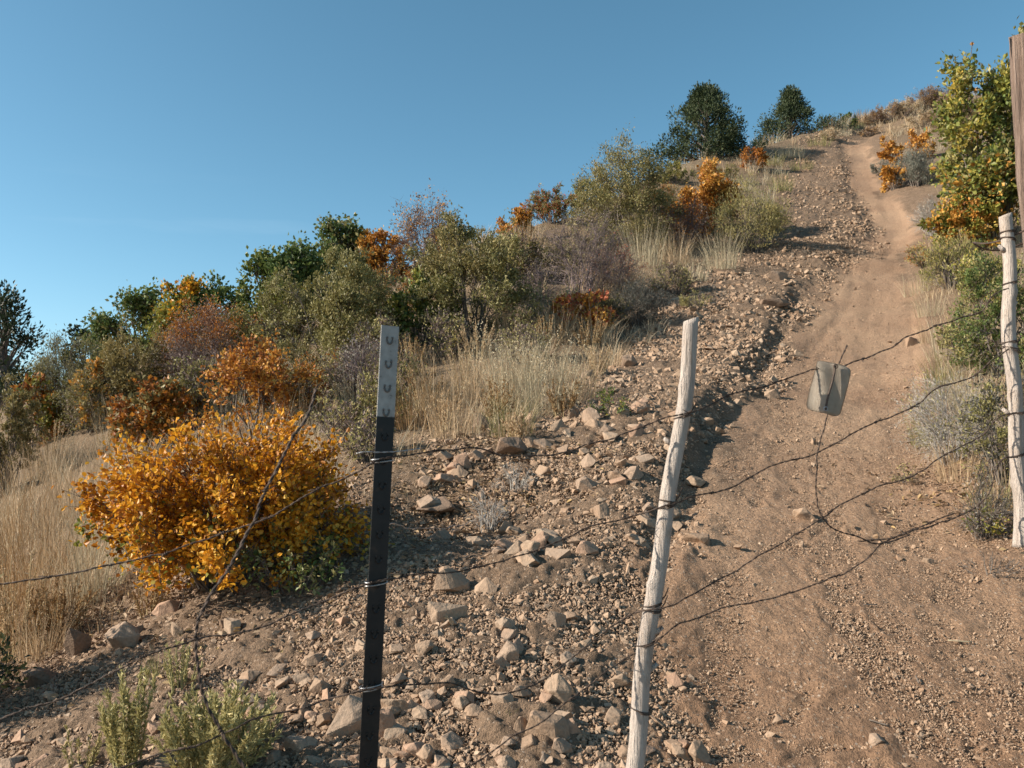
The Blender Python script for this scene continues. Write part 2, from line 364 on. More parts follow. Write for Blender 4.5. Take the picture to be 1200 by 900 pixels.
def weeds(name,label,cat,loc,w,h,stem,leafm,n=14,L=.022,per=60,wr=.28,group=None,seed=0,rt=.0035,lean=.25,toplf=.25):
    """upright many-stemmed plant with narrow leaves along each stem (rabbitbrush, asters)"""
    r=np.random.default_rng(seed+900); t=thing(name,label,cat,loc,group)
    a=r.uniform(0,2*np.pi,n); q=np.sqrt(r.uniform(0,1,n)); B=np.stack([np.cos(a)*q*w*.22,np.sin(a)*q*w*.22,0*a-.03],-1)
    E=np.stack([np.cos(a)*q*w*.5,np.sin(a)*q*w*.5,h*r.uniform(.6,1.05,n)*(1-.25*q**2)],-1); tt=np.linspace(0,1,6)[None,:,None]
    S=B[:,None]+(E-B)[:,None]*np.concatenate([tt**1.4,tt**1.4,tt],-1)+r.normal(size=(n,6,3))*.012*h*tt
    V,F=tubes(S,np.linspace(1,.4,6)[None]*rt,4,False); mk('stems',V,F,stem,t)
    N=n*per; j=np.repeat(np.arange(n),per); f=r.uniform(toplf,1,N)*5; k=np.minimum(f.astype(int),4); fr=(f-k)[:,None]; C=S[j,k]*(1-fr)+S[j,k+1]*fr
    ax=nrm((S[j,k+1]-S[j,k])*1.2/np.linalg.norm(S[j,k+1]-S[j,k],axis=1,keepdims=True)+r.normal(size=(N,3))*.6)
    Vl,Fl=leaves(C,L*r.uniform(.6,1.3,N),wr,ax,rdir(N,r)); mk('foliage',Vl,Fl,leafm,t)
    return t
def conifer(name,label,cat,loc,w,h,mat,seed=0,n=9000,shoulder=0.,shape=0.,group=None,low=.05,L=.10,M=190):
    """juniper: trunk, limbs and dense foliage clumps in an uneven rounded cone"""
    r=np.random.default_rng(seed+1300); t=thing(name,label,cat,loc,group)
    tr=np.stack([np.zeros(6),np.zeros(6),np.linspace(-.3,h*.8,6)],-1)[None]+r.normal(size=(1,6,3))*.03
    trv=tubes(tr,np.linspace(.14,.03,6)[None]*h/3,7); mk('trunk',*trv,BARK,t)
    M=M; z=low+(.99-low)*r.uniform(0,1,M)**1.1; prof=np.where(z<.12,.9+z*.8,1.)*((1-z)**(.55+shape))*1.12
    a=r.uniform(0,2*np.pi,M); q=np.sqrt(r.uniform(.25,1.,M))*prof*r.uniform(.7,1.22,M)
    C=np.stack([np.cos(a)*q*w*.5,np.sin(a)*q*w*.5,z*h],-1); C[:,0]+=shoulder*w*np.clip(1-z*1.9,0,1)*(np.cos(a)>-.3)
    st=np.stack([0*z,0*z,np.maximum(z*h*.8-.15*h*(1-z)-.1,.1)],-1); mid=(st+C)/2+r.normal(size=C.shape)*.05*h*.3
    V,F=tubes(np.stack([st,mid,C],1),np.array([.03,.02,.008])[None]*h/3,4,False); mk('branches',V,F,BARK,t)
    j=r.integers(0,M,n); cs=(.055*h+.055*w)*min(1.25,(190/M)**.3)*r.uniform(.6,1.15,M); off_=rdir(n,r)*(r.uniform(0,1,n)**.45)[:,None]*cs[j][:,None]*np.array([1.,1.,.9])
    pts=C[j]+off_; ax=nrm(off_/cs[j][:,None]+np.array([0,0,.7])+r.normal(size=(n,3))*.4+C[j]*np.array([.25,.25,0]))
    Vl,Fl=leaves(pts,L*r.uniform(.6,1.3,n),.42,ax,rdir(n,r)); mk('crown',Vl,Fl,mat,t)
    return t
def hull(seed,n=16,sq=(1,.8,.6),bev=.10):
    r=np.random.default_rng(seed); bm=bmesh.new(); p=nrm(r.normal(size=(n,3)))*r.uniform(.8,1.05,(n,1))*np.array(sq)
    vs=[bm.verts.new(q) for q in p]; res=bmesh.ops.convex_hull(bm,input=vs); bmesh.ops.delete(bm,geom=[g for g in res['geom_interior'] if isinstance(g,bmesh.types.BMVert)],context='VERTS')
    bmesh.ops.dissolve_limit(bm,angle_limit=.25,verts=bm.verts[:],edges=bm.edges[:])
    if bev: bmesh.ops.bevel(bm,geom=bm.edges[:]+bm.verts[:],offset=bev,segments=2,affect='EDGES',profile=.6,clamp_overlap=True)
    bmesh.ops.triangulate(bm,faces=bm.faces[:])
    if bev:
        bmesh.ops.subdivide_edges(bm,edges=[e for e in bm.edges if e.calc_length()>.3],cuts=2,use_grid_fill=True)
        bmesh.ops.triangulate(bm,faces=bm.faces[:])
        P=np.array([v.co[:] for v in bm.verts]); d=.055*fbm(P[:,0]*2.2+seed,P[:,1]*2.2+P[:,2]*2.9,4)+.02*fbm(P[:,0]*9+P[:,2]*4,P[:,1]*9-P[:,2]*7+seed,2)
        for v,q in zip(bm.verts,d): v.co*=1+q
    return bm
# ---------------------------------------------------------------- foliage materials
gold=leaf_mat('gold_leaf',[(.12,.05,.015),(.44,.165,.016),(.64,.285,.02),(.72,.37,.03),(.70,.44,.09)],.33,.45,2.0,.45)
rust=leaf_mat('rust_leaf',[(.16,.06,.025),(.34,.12,.025),(.46,.19,.03),(.50,.27,.05)],.3,.5,1.5)
orange=leaf_mat('orange_leaf',[(.30,.12,.025),(.52,.24,.04),(.62,.34,.08),(.45,.31,.09)],.3,.5,1.8)
redl=leaf_mat('red_leaf',[(.22,.045,.03),(.42,.10,.05),(.50,.16,.07),(.36,.16,.07)],.3,.5,2.)
olive=leaf_mat('olive_leaf',[(.10,.09,.03),(.19,.17,.055),(.28,.245,.095),(.38,.325,.15)],.22,.5,2.2,.45)
oliveb=leaf_mat('olive_brown_leaf',[(.12,.095,.035),(.21,.17,.065),(.30,.24,.095),(.38,.28,.11)],.22,.5,2.,.5)
green=leaf_mat('green_leaf',[(.045,.07,.02),(.095,.135,.036),(.15,.195,.055),(.24,.24,.08)],.25,.5,1.3,.5)
ygreen=leaf_mat('yellow_green_leaf',[(.09,.115,.022),(.19,.20,.04),(.32,.28,.06),(.50,.34,.06)],.3,.5,1.2,.7)
dgreen=leaf_mat('dark_green_leaf',[(.014,.026,.012),(.028,.045,.02),(.045,.065,.028)],.15,.5,1.5,.5)
junip=leaf_mat('juniper_leaf',[(.016,.028,.014),(.034,.052,.022),(.06,.08,.032),(.09,.10,.04)],.12,.6,1.2,.45)
sage=leaf_mat('sage_leaf',[(.13,.13,.10),(.22,.22,.17),(.32,.31,.25)],.2,.6,2.)
dsage=leaf_mat('dark_sage_leaf',[(.06,.058,.048),(.11,.105,.085),(.17,.16,.13)],.2,.6,2.)
purp=leaf_mat('dry_purple_leaf',[(.15,.10,.085),(.24,.175,.145),(.34,.26,.21)],.2,.6,2.)
rabbit=leaf_mat('rabbitbrush_leaf',[(.18,.165,.06),(.32,.28,.11),(.46,.39,.16),(.54,.42,.14)],.25,.6,3.)
straw=leaf_mat('straw',[(.29,.185,.10),(.46,.32,.185),(.58,.435,.275),(.67,.54,.375)],.25,.6,.8,.5)
strawp=leaf_mat('pale_straw',[(.36,.28,.17),(.48,.40,.26),(.60,.52,.37)],.25,.6,1.)
strawr=leaf_mat('russet_straw',[(.20,.11,.05),(.33,.20,.09),(.44,.29,.14)],.25,.6,1.5)
strawg=leaf_mat('green_straw',[(.16,.15,.05),(.26,.235,.09),(.40,.33,.15)],.25,.6,1.5)
greyw=leaf_mat('grey_dry_stalk',[(.26,.23,.19),(.40,.36,.30),(.52,.48,.41)],.2,.6,2.)
# ---------------------------------------------------------------- dry grass carpet (nobody could count it)
def carpet(name,label,n,mat,mask,area,hr,seed,wid):
    r=np.random.default_rng(seed); x0,x1,y0,y1=area; m=n*14
    y=y0+(y1-y0)*r.uniform(0,1,m)**1.7; x=(r.uniform(x0,x1,m))*(y+1.5)
    keep=r.uniform(size=m)<mask(x,y)*(.10+.90*(fbm(x,y,3,1.6)>-.02)); x,y=x[keep][:n],y[keep][:n]
    B=18; N=len(x)*B; ox=r.normal(size=N)*.055; oy=r.normal(size=N)*.055; X=np.repeat(x,B)+ox; Y=np.repeat(y,B)+oy; Z=height(X,Y)-.02
    hs_=np.repeat(hr[0]+(hr[1]-hr[0])*np.clip(.42+.9*fbm(x,y,3,1.3)+.3*r.normal(size=len(x)),0,1.4),B)*r.uniform(.5,1.05,N)
    a=np.arctan2(oy,ox)+r.normal(size=N)*.5
    V,F=blades(np.stack([X,Y,Z],-1),hs_,np.stack([np.cos(a)+.35,np.sin(a)],-1),hs_*r.uniform(.1,.8,N),wid*(.6+.09*Y)*r.uniform(.7,1.3,N),r)
    o=mk(name,V,F,mat); o['kind']='stuff'; o['label']=label; return o
carpet('dry_grass','dry tan grass covering the slope between the shrubs',4600,straw,m_grass,(-.85,.75,4.6,34),(.10,.40),21,.0042)
carpet('pale_grass','pale straw grass seed stalks standing above the dry grass',1100,strawp,lambda x,y:m_grass(x,y)*(y>5.5),(-.85,.75,5,34),(.28,.58),22,.0032)
def litter(name,label,n,mats,spots,seed):
    r=np.random.default_rng(seed); P=[]
    for px,py,rad in spots:
        x,y,_=hit(px,py); P.append(np.stack([x+r.normal(size=n)*rad,y+r.normal(size=n)*rad*.9],-1))
    P=np.concatenate(P); C=np.stack([P[:,0],P[:,1],height(P[:,0],P[:,1])+r.uniform(.004,.03,len(P))],-1); ax=r.normal(size=C.shape)*np.array([1,1,.3]); no=r.normal(size=C.shape)*.5+np.array([0,0,1.])
    V,F=leaves(C,r.uniform(.018,.045,len(C)),.55,ax,no,True); o=mk(name,V,F,mats); o['kind']='stuff'; o['label']=label
litter('leaf_litter','dry brown leaf litter fallen under and beside the bushes',260,leaf_mat('dead_leaf',[(.12,.075,.045),(.24,.155,.09),(.36,.255,.16),(.45,.30,.12)],.1,.7,2.),[(200,695,.35),(300,700,.4),(400,660,.35),(480,600,.35),(540,600,.3),(150,690,.3),(60,740,.35),(480,540,.4),(560,530,.35),(640,520,.35),(330,720,.5),(600,590,.3),(1150,600,.3),(1120,560,.3)],61)
# ---------------------------------------------------------------- rocks
tan=rock_mat('tan_sandstone',[(.25,.178,.122),(.33,.245,.172),(.40,.31,.225)])
greyr=rock_mat('grey_stone',[(.26,.195,.145),(.34,.27,.205),(.31,.23,.17)])
redr=rock_mat('reddish_stone',[(.33,.20,.135),(.40,.26,.18),(.36,.24,.17)])
darkr=rock_mat('dark_stone',[(.12,.095,.075),(.17,.13,.10)])  # plain darker brown than the other stones
gravm=rock_mat('gravel_mix',[(.25,.165,.105),(.34,.235,.155),(.41,.295,.20),(.36,.26,.18),(.46,.355,.255)],True)
RM=[]
for i in range(12):
    bm=hull(40+i,int(rng.integers(9,18)),(1,rng.uniform(.65,.95),rng.uniform(.45,.8)),.07); me=bpy.data.meshes.new('rock'); bm.to_mesh(me); bm.free(); RM.append(me)
def rock(x,y,w,hf,mat,label,group=None,rz=None,df=.8,sink=.25,i=None,tilt=.15,z=None):
    i=int(rng.integers(0,12)) if i is None else i
    key=(i,mat.name)
    if key not in rock.c:
        m2=RM[i].copy(); m2.materials.clear(); m2.materials.append(mat); rock.c[key]=m2
    o=bpy.data.objects.new('rock',rock.c[key]); COL.objects.link(o); d=o.data
    zs=[v.co.z for v in d.vertices]; xs=[v.co.x for v in d.vertices]; s=w/(max(xs)-min(xs)); hz=(max(zs)-min(zs))
    o.scale=(s,s*df,hf/hz); o.rotation_euler=(rng.normal()*tilt,rng.normal()*tilt,rng.uniform(-.5,.5) if rz is None else rz)
    o.location=(x,y,(float(height(x,y)) if z is None else z)+hf*(.5-sink)); tag(o,label,'rock',group); return o
rock.c={}
def rpx(px,py,wp,hp,mat,label,df=.8,sink=.34,**k):
    """a rock whose foot stands where the photo shows it"""
    x,y,z=hit(px,py); s=y/F; return rock(x,y+wp*s*df*.35,wp*s*.86,hp*s*1.12,mat,label,df=df,sink=sink,**k)
for a in [
 (529,700,52,30,tan,'tan block rock sitting on top of the rounded rock just right of the black post'),
 (526,732,54,38,tan,'rounded tan rock directly below the block rock, right of the black post'),
 (567,699,36,22,tan,'low brown rock touching the right side of the tan block rock'),
 (640,878,66,38,tan,'broad flat tan slab beside the tall pointed rock near the bottom of the photo'),
 (655,832,36,40,tan,'tall pointed pale rock behind the broad flat slab near the bottom of the photo'),
 (668,868,34,26,redr,'brown rock leaning on the right end of the broad flat slab'),
 (612,866,26,22,tan,'small tan rock at the left end of the broad flat slab'),
 (594,778,32,28,greyr,'pale rounded rock midway between the black post and the leaning white post'),
 (592,741,30,20,tan,'smooth tan cobble just above the pale rounded rock between the two posts'),
 (653,738,28,24,greyr,'squarish pale rock left of the middle of the leaning white post'),
 (822,897,30,28,tan,'tan rock on the bottom edge right of the leaning white post'),
 (588,835,34,22,tan,'tan rock half hidden under the green grass tuft'),
 (405,868,66,54,greyr,'large ridged grey rock leaning against the left of the black post base'),
 (462,842,40,28,tan,'tan rock just right of the black post near its lower wire tie'),
 (452,868,28,40,redr,'upright brown rock close behind the black post near the bottom'),
 (688,577,32,20,greyr,'flat grey rock on the rubble left of the upper wire tie of the white post'),
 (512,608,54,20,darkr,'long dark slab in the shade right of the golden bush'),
 (604,655,34,26,tan,'tan rock on the edge of the shaded hollow left of the white post'),
 (560,643,40,16,tan,'long low tan rock at the rim of the shaded hollow'),
 (948,612,36,18,tan,'curved flat tan rock on the trail under the hanging wire'),
 (1072,405,22,13,tan,'pale stone on the trail right of the metal plate'),
 (1090,662,16,9,tan,'small pale flat stone on the trail left of the gate stick'),
 (909,467,22,12,tan,'pale stone on the trail edge left of the metal plate'),
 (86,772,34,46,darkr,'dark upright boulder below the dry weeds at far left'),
 (136,768,50,36,greyr,'grey leaning rock right of the dark upright boulder'),
 (160,748,24,16,tan,'tan cobble behind the grey leaning rock at left'),
 (196,724,36,20,redr,'reddish rock under the left side of the golden bush'),
 (205,750,24,22,tan,'pale stone below the golden bush crossed by the loose wire'),
 (268,744,28,20,tan,'tan rock right of the loose wire below the golden bush'),
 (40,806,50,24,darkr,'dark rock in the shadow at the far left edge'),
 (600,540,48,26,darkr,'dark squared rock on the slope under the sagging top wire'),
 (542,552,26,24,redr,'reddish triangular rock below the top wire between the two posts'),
 (565,505,26,22,greyr,'pale lumpy rock at the lower edge of the tan grass'),
 (655,508,26,18,tan,'tan rock at the right foot of the tall dry grass'),
 (738,432,22,20,greyr,'upright grey rock in the rubble above left of the white post top'),
 (910,365,44,12,darkr,'dark flat ledge rock on the rubble left of the trail'),
 (690,445,24,16,tan,'tan rock beside the small green shrub on the rubble'),
 (345,888,44,20,greyr,'grey rock at the bottom edge left of the black post'),
 (912,850,14,12,tan,'small pale stone in a dark scuff on the trail near the bottom'),
 (490,893,46,20,redr,'reddish slab at the bottom edge right of the black post'),
 (710,512,26,18,greyr,'grey stone in the rubble left of the white post'),
 (748,515,26,22,redr,'brown stone beside the left of the white post below its top'),
 (915,330,30,14,greyr,'grey stone high on the rubble near the trail')]:
    rpx(*a)
# the rubble: the largest in view stand alone, the rest is gravel
def scatter(n,smin,smax,pw,seed,mask,area):
    r=np.random.default_rng(seed); m=n*8; x0,x1,y0,y1=area
    y=y0*(y1/y0)**r.uniform(0,1,m); x=r.uniform(x0,x1,m)*(y+1); k=r.uniform(size=m)<mask(x,y); x,y=x[k][:n],y[k][:n]
    s=smin*(1-r.uniform(0,1,len(x))*(1-(smin/smax)**pw))**(-1/pw); return x,y,s,r
def rubm(x,y): return m_rubble(x,y)*(.35+.65*(fbm(x,y,3,1.3)>-.1))+.012
x,y,s,r_=scatter(12000,.028,.12,2.3,31,rubm,(-.62,.72,2.6,30)); s=s*np.clip(.75+.035*(y-4),.75,1.25)
x2,y2,s2,_=scatter(12500,.04,.17,2.3,37,lambda x,y:m_rubble(x,y)*(.25+.75*(fbm(x,y,3,1.0)>-.1))*sstep(3.8,8,y),(-.1,.62,4.0,29)); x=np.concatenate([x,x2]); y=np.concatenate([y,y2]); s=np.concatenate([s,s2])
o_=np.argsort(-s/y); big=o_[:250]; rest=o_[250:]
lab={0:('tan angular rock in the loose rubble left of the dirt trail','tan rubble rocks'),1:('grey angular rock in the loose rubble left of the dirt trail','grey rubble rocks'),2:('reddish brown rock in the loose rubble left of the dirt trail','reddish rubble rocks')}
for i in big:
    k=int(r_.choice(3,p=[.55,.25,.2])); onT=float(m_trail(x[i],y[i]))>.5
    l,g=lab[k]
    if onT: l=l.replace('in the loose rubble left of','lying loose on'); g=g.replace('rubble rocks','stones on the trail')
    rock(x[i],y[i],s[i],s[i]*r_.uniform(.4,.8),(tan,greyr,redr)[k],l,g,rz=r_.uniform(0,6.28),df=1.,sink=.28,tilt=.25)
PB=[]
for i in range(8):
    bm=hull(90+i,int(rng.integers(7,12)),(1,rng.uniform(.65,.95),rng.uniform(.5,.8)),0); bm.verts.ensure_lookup_table()
    PB.append((np.array([v.co[:] for v in bm.verts]),np.array([[v.index for v in f.verts] for f in bm.faces]))); bm.free()
def pebbles(name,label,x,y,s,r,sink=.2):
    P=[]; k=r.integers(0,8,len(x)); z=height(x,y)
    for v in range(8):
        i=np.where(k==v)[0]; V,Fc=PB[v]
        if not len(i): continue
        q=nrm(r.normal(size=(len(i),4))*np.array([1,.35,.35,1])); w,a,b,c=q.T
        M=np.stack([np.stack([1-2*(b*b+c*c),2*(a*b-c*w),2*(a*c+b*w)],-1),np.stack([2*(a*b+c*w),1-2*(a*a+c*c),2*(b*c-a*w)],-1),np.stack([2*(a*c-b*w),2*(b*c+a*w),1-2*(a*a+b*b)],-1)],1)
        sc=s[i,None]*.5*r.uniform(.7,1.2,(len(i),3))
        VV=np.einsum('nij,nvj->nvi',M,V[None]*sc[:,None])+np.stack([x[i],y[i],z[i]+s[i]*(.25-sink)],-1)[:,None]
        P.append((VV.reshape(-1,3),[(Fc[None]+(np.arange(len(i))*len(V))[:,None,None]).reshape(-1,3)]))
    V,Fa=join(P); o=mk(name,V,Fa,gravm); o['kind']='stuff'; o['label']=label
pebbles('rubble_stones','loose small stones filling the rubble beside the trail',x[rest],y[rest],s[rest],r_)
x,y,s,r_=scatter(75000,.010,.05,2.2,32,lambda x,y:m_rubble(x,y)*(.5+.5*(fbm(x,y,3,1.7)>-.05))+.03,(-.62,.72,2.5,16)); pebbles('gravel','gravel and clods of dry soil on the slope',x,y,s*np.clip(.5+.1*y,.7,1.5),r_)
x,y,s,r_=scatter(60000,.011,.055,2.6,35,lambda x,y:m_rubble(x,y)*(.75+.25*(fbm(x,y,3,3.)>-.1)),(-.62,.5,2.5,7.4)); pebbles('gravel','small clods and stones packed on the soil in the foreground',x,y,s,r_)
x,y,s,r_=scatter(34000,.006,.034,2.2,33,lambda x,y:m_trail(x,y)*(.3+.7*(fbm(x,y,3,2.2)>.0))*(.4+.6*(off(x,y)<.2)),(-.1,.72,2.5,14)); pebbles('grit','fine grit and crumbs of soil on the dirt trail',x,y,s,r_)
x,y,s,r_=scatter(70000,.005,.018,2.,36,lambda x,y:m_trail(x,y)*(.4+.6*(fbm(x,y,3,1.5)>-.1)),(-.05,.72,2.5,9)); pebbles('coarse_sand','coarse sand and soil crumbs strewn over the near trail',x,y,s,r_)
# ---------------------------------------------------------------- shrubs and trees
def base(px,py,Y=None):
    if Y is None:
        h=hit(px,py)
        while h is None: py+=3; h=hit(px,py)
        return h
    x=(px-600)/F*Y; return (x,Y,float(height(x,Y)))
def size(p,top,wp): return wp/F*p[1], (HY-top)/F*p[1]-p[2]
seed=0
def B(px,by,top,wp,label,cat='shrub',name='shrub',Y=None,**k):
    global seed; seed+=1
    p=base(px,by,Y); w,h=size(p,top,wp); h=max(h,.12)
    return bush(name,label,cat,p,w,h,seed=seed,**{**k,'dens':k.get('dens',6000)*1.45})
OAK=dict(L=.066,wr=.66,sig=.13); MAH=dict(L=.044,wr=.45,dens=5200,nst=26,tw=9,sig=.11,axisup=.6,dome=1.05)
TWG=dict(L=.024,wr=.45,dens=1500,nst=40,tw=12,sig=.2,axisup=.4,bark=BARKP,rt=.007)
# near and middle shrubs
B(268,678,480,330,'large golden yellow oak bush in front of the slope left of the black post',name='oak_bush',leaf=[(gold,.88,0),(rust,.08,0),(ygreen,.06,-.4)],L=.029,wr=.72,dens=13500,nst=64,tw=11,sig=.14,full=True,rt=.008,flat=.9,dome=.92)
B(345,690,605,160,'low dark green shrub under the right side of the golden bush',leaf=[(green,.6,0),(olive,.4,0)],L=.03,wr=.5,dens=2600,nst=18,tw=7,sig=.2,rt=.005)
B(303,520,384,140,'orange brown oak bush directly behind the golden bush',name='oak_bush',leaf=[(rust,.55,0),(orange,.45,0)],dens=3600,nst=22,tw=8,dome=.85,**{**OAK,'L':.045})
B(190,525,432,120,'low rusty orange bush behind the left of the golden bush',name='oak_bush',leaf=[(rust,.7,0),(oliveb,.3,0)],dens=3200,nst=16,tw=8,**OAK)
B(80,500,388,90,'grey green feathery shrub right of the dark pine at the left edge',leaf=[(sage,.35,0),(olive,.65,0)],L=.04,wr=.3,dens=4200,nst=24,tw=8,sig=.18,axisup=1.,dome=1.1)
B(36,525,440,75,'orange leaved bush low at the left edge below the dark pine',name='oak_bush',leaf=[(rust,.6,0),(ygreen,.4,0)],dens=2600,nst=14,tw=7,**OAK)
B(118,500,425,80,'mixed brown and orange shrub on the left slope above the tan grass',leaf=[(oliveb,.5,0),(orange,.5,0)],dens=2600,nst=16,tw=8,**OAK)
B(5,580,430,70,'olive shrub cut by the left edge of the photo above the tan grass',leaf=oliveb,**MAH)
B(165,480,372,115,'olive brown shrub below the pale green oak on the left',leaf=oliveb,**MAH)
B(252,450,345,130,'rusty purple twiggy shrub on the left slope above the orange brown bush',leaf=[(purp,.5,0),(rust,.5,.45)],**{**TWG,'dens':3200,'L':.035})
B(230,500,420,90,'grey olive shrub between the rusty twiggy shrub and the golden bush',leaf=[(olive,.7,0),(purp,.3,0)],**MAH)
B(392,440,288,165,'big olive mahogany shrub behind the white top of the black post',leaf=olive,**MAH)
B(318,420,320,100,'olive shrub below the green oaks left of the big mahogany shrub',leaf=[(olive,.7,0),(ygreen,.3,0)],**MAH)
B(425,475,385,80,'dry grey brown brush right beside the white top of the black post',leaf=[(purp,.5,0),(greyw,.5,0)],**{**TWG,'dens':2500})
B(553,395,252,160,'broad olive green shrub above the tan grass in the middle of the slope',leaf=[(olive,.75,0),(oliveb,.25,.5)],**MAH)
B(500,402,315,85,'bright green shrub at the left foot of the broad olive shrub',leaf=[(green,.6,0),(ygreen,.4,0)],dens=3600,nst=16,tw=8,**OAK)
B(455,330,250,62,'orange oak bush on the skyline above the big mahogany shrub',name='oak_bush',leaf=[(orange,.8,0),(rust,.2,0)],dens=2800,nst=12,tw=7,**OAK)
B(500,320,228,88,'half bare purple bush with one orange clump on the skyline',name='oak_bush',leaf=[(orange,.35,0),(purp,.65,0)],**{**TWG,'dens':1500,'L':.05,'bare':.72,'dome':1.15})
B(683,355,232,112,'purple grey bare twig shrub in the middle of the slope',leaf=[(purp,.8,0),(oliveb,.2,0)],**TWG)
B(722,345,268,62,'reddish twig shrub at the right of the purple grey shrub',leaf=[(redl,.5,0),(purp,.5,0)],**{**TWG,'dens':3000})
B(630,372,300,60,'thin purple brown shrub between the broad olive shrub and the purple twig shrub',leaf=[(purp,.6,0),(oliveb,.4,0)],**TWG)
B(683,394,332,76,'small bright orange red bush above the tan grass',name='oak_bush',leaf=[(redl,.4,0),(orange,.6,0)],dens=4200,nst=16,tw=7,**{**OAK,'L':.05})
B(748,382,322,86,'dark grey sagebrush right of the small orange red bush',name='sagebrush',leaf=dsage,L=.03,wr=.3,dens=5000,nst=30,tw=9,sig=.2,axisup=.8,rt=.007)
B(735,292,158,110,'tall olive shrub with bare spiky tips on the skyline',leaf=[(olive,.7,0),(oliveb,.3,0)],**{**MAH,'dome':1.25,'twl':.3})
B(826,278,182,88,'orange brown oak bush below the round juniper',name='oak_bush',leaf=[(orange,.6,.45),(rust,.4,0)],dens=3000,nst=18,tw=8,**OAK)
B(800,290,225,70,'dark bare brown shrub under the orange brown oak bush',leaf=[(rust,.5,0),(purp,.5,0)],**{**TWG,'dens':2200,'L':.04})
B(882,200,163,32,'small round rusty bush right of the round juniper',name='oak_bush',leaf=rust,dens=2600,nst=14,tw=7,**OAK)
B(878,296,205,88,'yellow olive rabbitbrush at the upper edge of the rubble',name='rabbitbrush',leaf=[(rabbit,.7,0),(olive,.3,0)],L=.05,wr=.2,dens=3800,nst=36,tw=8,sig=.2,axisup=1.4,rt=.007,dome=1.05)
B(600,280,236,62,'small orange brown bush on the skyline right of the half bare purple bush',name='oak_bush',leaf=[(rust,.5,0),(orange,.5,0)],dens=2300,nst=12,tw=7,**OAK)
B(648,262,216,84,'low mixed green and red brush on the skyline left of the tall olive shrub',leaf=[(olive,.5,0),(redl,.25,0),(oliveb,.25,0)],**{**MAH,'dens':5000})
B(690,248,200,60,'low olive brush on the skyline just left of the tall olive shrub',leaf=[(ygreen,.4,0),(oliveb,.6,0)],**{**MAH,'dens':5000})
B(600,330,262,80,'olive brown brush behind the broad olive shrub under the skyline',leaf=[(oliveb,.6,0),(purp,.4,0)],**MAH)
B(530,300,258,60,'pale olive brush under the skyline right of the half bare purple bush',leaf=[(oliveb,.7,0),(rust,.3,0)],**MAH)
B(790,215,185,60,'yellow green low brush at the left foot of the round juniper',leaf=[(ygreen,.5,0),(olive,.5,0)],**MAH)
# skyline oaks on the left
for px,by,top,wp,mats,l in [
 (108,440,376,54,dgreen,'small dark green oak on the skyline right of the left edge pine'),
 (155,430,332,92,[(green,.7,0),(olive,.3,0)],'pale green oak with sky gaps on the left skyline'),
 (217,425,308,66,[(ygreen,.8,0),(gold,.2,.4)],'yellow tinged oak left of the bright green oaks on the skyline'),
 (256,410,312,70,green,'green oak on the skyline right of the yellow tinged oak'),
 (303,395,285,74,[(ygreen,.5,0),(green,.5,0)],'bright yellow green oak on the skyline with a golden left side'),
 (350,380,274,82,green,'bright green oak on the skyline left of the tallest green oak'),
 (396,350,243,80,[(green,.75,0),(olive,.25,0)],'tallest green oak on the skyline above the big mahogany shrub')]:
    B(px,by,top,wp,l,'tree','oak_tree',leaf=mats,dens=2500,nst=13,tw=8,rt=.022,twl=.26,**{**OAK,'L':.075,'sig':.22})
def CN(px,Y,top,bot,wp,label,**k):
    global seed; seed+=1
    x=(px-600)/F*Y; zb=(HY-bot)/F*Y; zt=(HY-top)/F*Y; z=min(zb,float(height(x,Y))) 
    return conifer(k.pop('name','juniper_tree'),label,'tree',(x,Y,z),wp/F*Y,zt-z,seed=seed,**k)
CN(832,24.5,97,188,122,'large round dark juniper alone on the skyline',mat=junip,shape=.1,n=21000,L=.085,M=120,low=.0)
CN(934,29,99,170,116,'pointed juniper with a low right shoulder on the skyline nearer the trail',mat=junip,shape=.7,shoulder=.2,n=17000,L=.085,M=120,low=.0)
CN(2,20,338,500,110,'dark open pine at the left edge of the photo',name='pine_tree',mat=dgreen,shape=.1,n=5200,L=.12,M=70)
B(1003,141,124,26,'small round green bush on the crest just left of the trail top',Y=29.0,leaf=green,dens=3500,nst=12,tw=6,**OAK)
# low brush between the larger shrubs and along the crest
FB=[(60,470,415,90,0),(140,465,410,90,1),(215,455,395,90,2),(270,430,370,90,0),(345,405,345,90,1),(300,470,410,100,3),(350,460,400,80,0),(430,400,330,80,1),(470,370,300,80,2),(560,335,285,80,3),(620,400,345,60,1),(650,330,275,70,0),(700,300,255,70,1),(660,375,335,50,3),(760,300,240,60,0),(770,250,205,60,2),(850,250,205,50,1),(845,215,185,50,0),(790,345,305,60,3),(715,380,340,50,0),(350,500,440,70,3),(420,430,370,60,0)]
FB+=[(395,520,455,80,3),(445,505,430,70,0),(410,475,410,80,1),(375,470,405,80,2),(430,540,485,60,3),(465,480,395,60,1),(330,480,425,80,0),(520,420,360,70,3),(610,425,370,60,3),(450,440,360,60,3),(110,505,440,70,1),(250,480,420,80,3)]
FM=[[(oliveb,.6,0),(olive,.4,0)],[(olive,.7,0),(purp,.3,0)],[(rust,.4,0),(oliveb,.6,0)],[(purp,.5,0),(rabbit,.5,0)]]
FL=['low olive brown brush filling the left slope between larger shrubs','low grey olive brush filling the left slope between larger shrubs','low rusty brush filling the left slope between larger shrubs','low dry purple and straw brush filling the left slope between larger shrubs']
for px,by,top,wp,k in FB: B(px,by,top,wp,FL[k],leaf=FM[k],group=FL[k][:-len(' between larger shrubs')],L=.036,wr=.42,dens=4600,nst=24,tw=8,sig=.18,axisup=.5,rt=.007)
